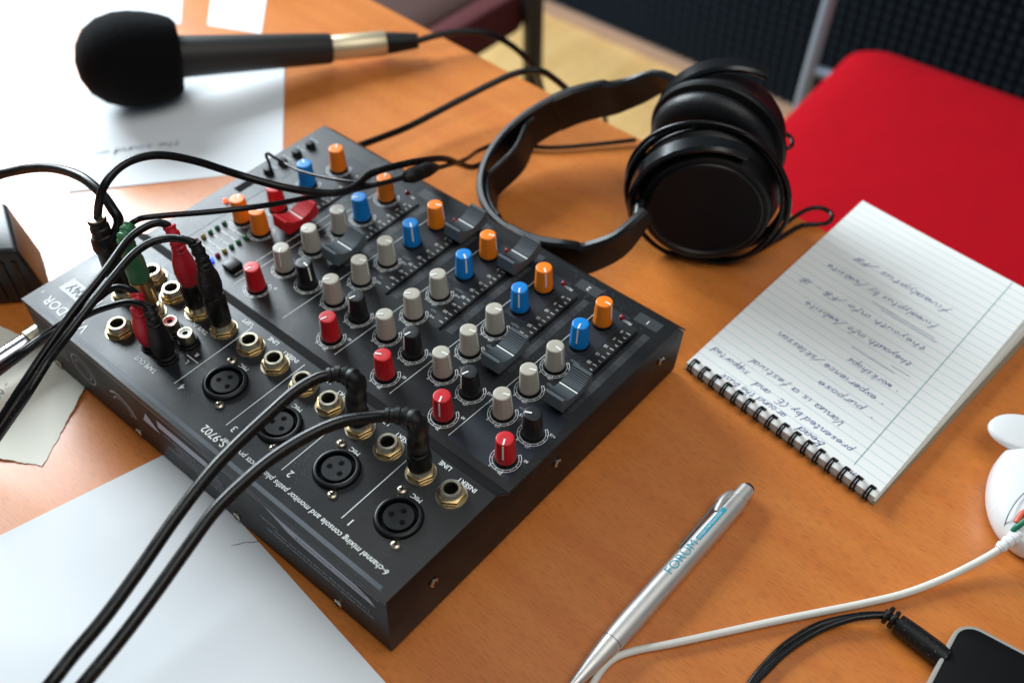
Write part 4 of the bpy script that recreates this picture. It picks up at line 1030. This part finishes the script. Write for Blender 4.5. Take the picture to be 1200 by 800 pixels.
obj('ear', dome(ec, 18, 12, 6, 14, math.radians(16), name='ear'), 'white_plastic', ms)
# seam and coloured marks near the cable
sm = MB(); pts = [mm(1177, 616, 12), mm(1182, 602, 17.5), mm(1192, 586, 20), mm(1206, 572, 21.6)]
sm.add(*tube(crom(pts, 6), .28, 6)); sm.build('seam', 'print_grey', body, 60)
for q, m in ((((1187, 622, 13), (1193, 616, 16), (1206, 606, 19)), 'mark_green'), (((1191, 612, 16.5), (1198, 602, 18.5), (1208, 596, 20)), 'mark_red')):
    sm = MB(); sm.add(*tube(crom([mm(*k) for k in q], 5), 1.5, 8)); sm.build('coloured_mark', m, body, 60)
t = thing('mouse_cable', 'dirty white mouse cable snaking past the pen tip', 'cable', (mm(760, 755, 0).x, mm(760, 755, 0).y, 0), absolute=True)
cord(t, [mm(*q) for q in ((672, 850, 2.1), (694, 802, 2.1), (714, 775, 2.1), (740, 763, 2.1), (790, 753, 2.1), (850, 740, 2.1), (905, 728, 2.1), (960, 717, 2.1), (1010, 707, 2.1), (1060, 695, 2.2), (1105, 678, 3), (1140, 661, 5), (1165, 647, 8), (1180, 636, 10))], 1.75, 'white_cable')
ribbed(t, [mm(1170, 643, 8.5), mm(1182, 634, 10.5), mm(1194, 626, 12)], 2.6, 3.6, 'white_plastic', 4)

pc0 = mm(1127, 722, 11); px_ = (mm(1083, 803, 11) - mm(1108, 755, 11)).normalized(); py_ = (mm(1200, 758, 11) - mm(1150, 738, 11)).normalized()
py_ = (py_ - px_ * py_.dot(px_) * .75).normalized()
ph = thing('phone', 'black slab phone with silver rim and a plug in its side', 'phone', (pc0.x, pc0.y, 0), absolute=True)
def rrect(o, ex, ey, w_, h_, r, inset, z):
    out = []
    for (sx, sy, a0) in ((r, r, 180), (w_ - r, r, 270), (w_ - r, h_ - r, 0), (r, h_ - r, 90)):
        for k in range(8):
            a = math.radians(a0 + 90 * k / 7); q = o + ex * (sx + (r - inset) * math.cos(a)) + ey * (sy + (r - inset) * math.sin(a)); out.append((q.x, q.y, z))
    return out
def slab(name, levels, m):
    v = []; f = []
    for (ins, z) in levels: v += rrect(pc0, px_, py_, 118, 60, 9.5, ins, z)
    n = 32
    for j in range(len(levels) - 1):
        for i in range(n): k = (i + 1) % n; f.append([j * n + i, j * n + k, (j + 1) * n + k, (j + 1) * n + i])
    f.append(list(range(n))[::-1]); f.append([(len(levels) - 1) * n + i for i in range(n)])
    me = mesh_from(name, v, f, 40); bm = bmesh.new(); bm.from_mesh(me); bmesh.ops.recalc_face_normals(bm, faces=bm.faces); bm.to_mesh(me); bm.free()
    return obj(name, me, m, ph)
slab('case', [(1.5, .4), (.2, 1.8), (0, 3.0), (0, 9.0), (.4, 9.8), (1.0, 10.0), (1.7, 9.9), (1.8, 9.0)], 'silver_rim')
slab('back_plate', [(1.9, 8.6), (1.9, 9.5), (2.4, 9.75)], 'label_black')
t = thing('charging_cable', 'black plug with two thin cords pushed into the phone', 'cable', (mm(1050, 740, 0).x, mm(1050, 740, 0).y, 0), absolute=True)
q0, q1 = mm(1052, 729, 6), mm(1108, 772, 6)
p = MB(); p.add(*tube([q0, q0 * .8 + q1 * .2, q0 * .3 + q1 * .7, q1], [4.3, 4.7, 5.1, 5.0], 20)); p.build('plug', 'black_rubber', t, 40)
dq = (q0 - q1).normalized()
for d in (2.0, 5.0):
    c = q0 + dq * d; p = MB(); p.add(*tube([c - dq * .9, c - dq * .5, c + dq * .5, c + dq * .9], [4.3, 4.7, 4.7, 4.3], 18)); p.build('strain_ring', 'black_rubber', t, 40)
p = MB(); p.add(*tube([q0, q0 + dq * 7], 2.0, 12)); p.build('strain_core', 'black_rubber', t, 40)
for k, off in enumerate((0, 1)):
    cord(t, [q0 + dq * 5] + [mm(*q) for q in ((1020, 720 + off, 5), (995, 723 + 2 * off, 4), (960, 732 + 6 * off, 2.5), (925, 752 + 8 * off, 2.2), (900, 775 + 8 * off, 2.2), (878, 803 + 5 * off, 2.2), (855, 850, 2.2))], 1.7)

# ================================================================== LEFT SIDE: ADAPTER, JACK, PAPERS
bt, ft = mm(6, 236, 42), mm(20, 293, 42)
lf = V((-.72, .69, 0)).normalized() * 75
ad = thing('power_adapter', 'black block power adapter with ribbed front standing left of the mixer', 'power adapter', (ft.x, ft.y, 0), absolute=True)
a_ = V((bt.x, bt.y, 0)); b_ = V((ft.x, ft.y, 0))
vv = [a_, b_, b_ + lf, a_ + lf]
rs = -lf.normalized() * 8
vv = [(q.x + rs.x, q.y + rs.y, 0.3) for q in vv] + [(a_.x, a_.y, 42), (b_.x, b_.y, 42), (b_.x + lf.x, b_.y + lf.y, 42), (a_.x + lf.x, a_.y + lf.y, 42)]
me = bevel_mesh(vv, [[3, 2, 1, 0], [4, 5, 6, 7], [0, 1, 5, 4], [1, 2, 6, 5], [2, 3, 7, 6], [3, 0, 4, 7]], 'housing', 2.6, 3)
obj('housing', me, 'adapter_plastic', ad)
ln = lf.normalized(); fn = V((ln.y, -ln.x, 0));
if fn.dot(V((-.76, -.65, 0))) < 0: fn = -fn
for k in range(9):
    q = b_ + ln * (5 + 7 * k); p = MB(); p.add(*tube([V((q.x, q.y, 5)) + fn * .2, V((q.x, q.y, 34)) + fn * .2], 1.4, 8)); p.build('rib', 'adapter_plastic', ad, 50)
j0, j1 = mm(-18, 434, 15), mm(56, 386, 15)
jk = thing('jack_plug', 'chrome jack plug with knurled collar lying against the end of the mixer', 'jack plug', ((j0.x + j1.x) / 2, (j0.y + j1.y) / 2, 0), absolute=True)
dj = (j1 - j0); Lj = dj.length; jf = axis_frame(j0 * MM, dj)
p = MB(); p.add(*lathe([(5.2, -10), (5.6, 0), (5.7, Lj * .66), (5.2, Lj * .68)], 28)); p.build('shell', 'chrome', jk, 30, mtx=jf)
n = 36; vv = []; ff = []
for j in range(9):
    for i in range(n):
        a = 2 * math.pi * (i + .5 * j) / n; r = 6.6 + (.2 if (i + j) % 2 else -.2); vv.append((r * math.cos(a), r * math.sin(a), Lj * (.69 + .2 * j / 8)))
for j in range(8):
    for i in range(n): k = (i + 1) % n; ff.append([j * n + i, j * n + k, (j + 1) * n + k, (j + 1) * n + i])
ff.append(list(range(n))[::-1]); ff.append([8 * n + i for i in range(n)])
p = MB(); p.add(vv, ff); p.build('knurled_collar', 'nickel', jk, 20, mtx=jf)
p = MB(); p.add(*lathe([(5.4, Lj * .9), (6.0, Lj * .905), (6.0, Lj * .95), (4.6, Lj * .96), (4.6, Lj)], 28)); p.build('end_ring', 'nickel', jk, 30, mtx=jf)
p = MB(); p.add(*tube(crom([j0 - dj.normalized() * 8, mm(-60, 460, 12), mm(-130, 500, 3)], 6), 2.6, 12)); p.build('cord', 'cable_black', jk, 60)

def P2d(px, py): q = mm(px, py, 0); return (q.x, q.y)
# large sheet at the front
c0 = V(P2d(205, 527)); d1 = (V(P2d(0, 628)) - c0).normalized(); d2 = (V(P2d(452, 800)) - c0).normalized()
sheet('paper_sheet', [c0, c0 + d1 * 297, c0 + d1 * 297 + d2 * 210, c0 + d2 * 210], 'paper', warp=.8, label='large blank white paper sheet with one corner under the mixer front', seed=1, z0=.1, crease=.35, div=60)
sm = MB(); ink_ribbons([[tuple(P2d(272 + 8 * k, 640 - k * 1.2 - (1.4 if k == 2 else 0))) for k in range(5)]], lambda a, b, l: (a, b, 1.15), .35, sm); sm.build('ink_stroke', 'ink_black', bpy.data.objects['paper_sheet'])
# torn scrap with letters
scrap = sheet('paper_scrap', [P2d(50, 546), P2d(112, 436), P2d(-20, 375), P2d(-70, 528)], 'paper_cream', warp=3.0, label='torn cream paper scrap with black letters under the jack plug', seed=5, z0=.1, edge=.35, div=30)
hm = MB(); o_ = V(P2d(-4, 478)); e1 = (V(P2d(26, 438)) - o_).normalized(); e2 = V((-e1.y, e1.x))
polys, _ = hand('ADO.-', 2.6, .5, .04, 0, random.Random(2))
ink_ribbons([[(a * 1.25, b) for a, b in q] for q in polys], lambda a, b, l: (*(o_ + e1 * a + e2 * b), 3.4), .55, hm); hm.build('handwriting', 'ink_black', scrap)
# sheets by the microphone
s1 = sheet('paper_sheet', [P2d(80, 226), P2d(331, 199), P2d(334, 60), P2d(118, 40)], 'paper', warp=.6, label='white sheet with faint writing under the microphone', seed=7, z0=.1)
hm = MB(); o_ = V(P2d(212, 166)); e1 = (V(P2d(120, 178)) - o_).normalized(); e2 = V((-e1.y, e1.x))
polys, _ = hand('the sound on', 3.2, .5, .06, .2, random.Random(12)); ink_ribbons(polys, lambda a, b, l: (*(o_ + e1 * a * 1.5 + e2 * b), 1.0), .7, hm); hm.build('handwriting', 'ink_faint', s1)
sheet('paper_sheet', [P2d(243, 30), P2d(306, 40), P2d(330, -120), P2d(262, -120)], 'paper', warp=0, label='narrow white paper strip behind the microphone handle', seed=8, z0=.05, thick=.08)
sheet('paper_sheet', [P2d(-60, 40), P2d(212, 28), P2d(222, -130), P2d(-60, -130)], 'paper', warp=0, label='white sheet behind the round foam windscreen', seed=11, z0=.05, thick=.08)

# chair beyond the table corner, its shade put into the fabric colours
dc = thing('chair', 'brown chair with red cushion, shade put into its dark colours, beyond the far corner of the table', 'chair', (760, 700, FLOOR), absolute=True)
c1 = mm(588, 20, -280)
obj('seat', cushion(c1.x - 340, c1.x + 60, c1.y + 40, c1.y + 480, -315, 45, 40), 'shaded_brown_fabric', dc)
obj('seat_edge', cushion(c1.x - 340, c1.x + 64, c1.y + 4, c1.y + 38, -320, 52, 12, 3, 'seat_edge'), 'shaded_red_fabric', dc)
for (x, y) in ((c1.x + 50, c1.y - 12), (c1.x - 320, c1.y - 12), (c1.x + 50, c1.y + 490), (c1.x - 320, c1.y + 490)):
    p = MB(); p.add(*tube([V((x, y, FLOOR + 1)), V((x, y, -250))], 14, 12)); p.build('leg', 'dark_tube', dc, 50)
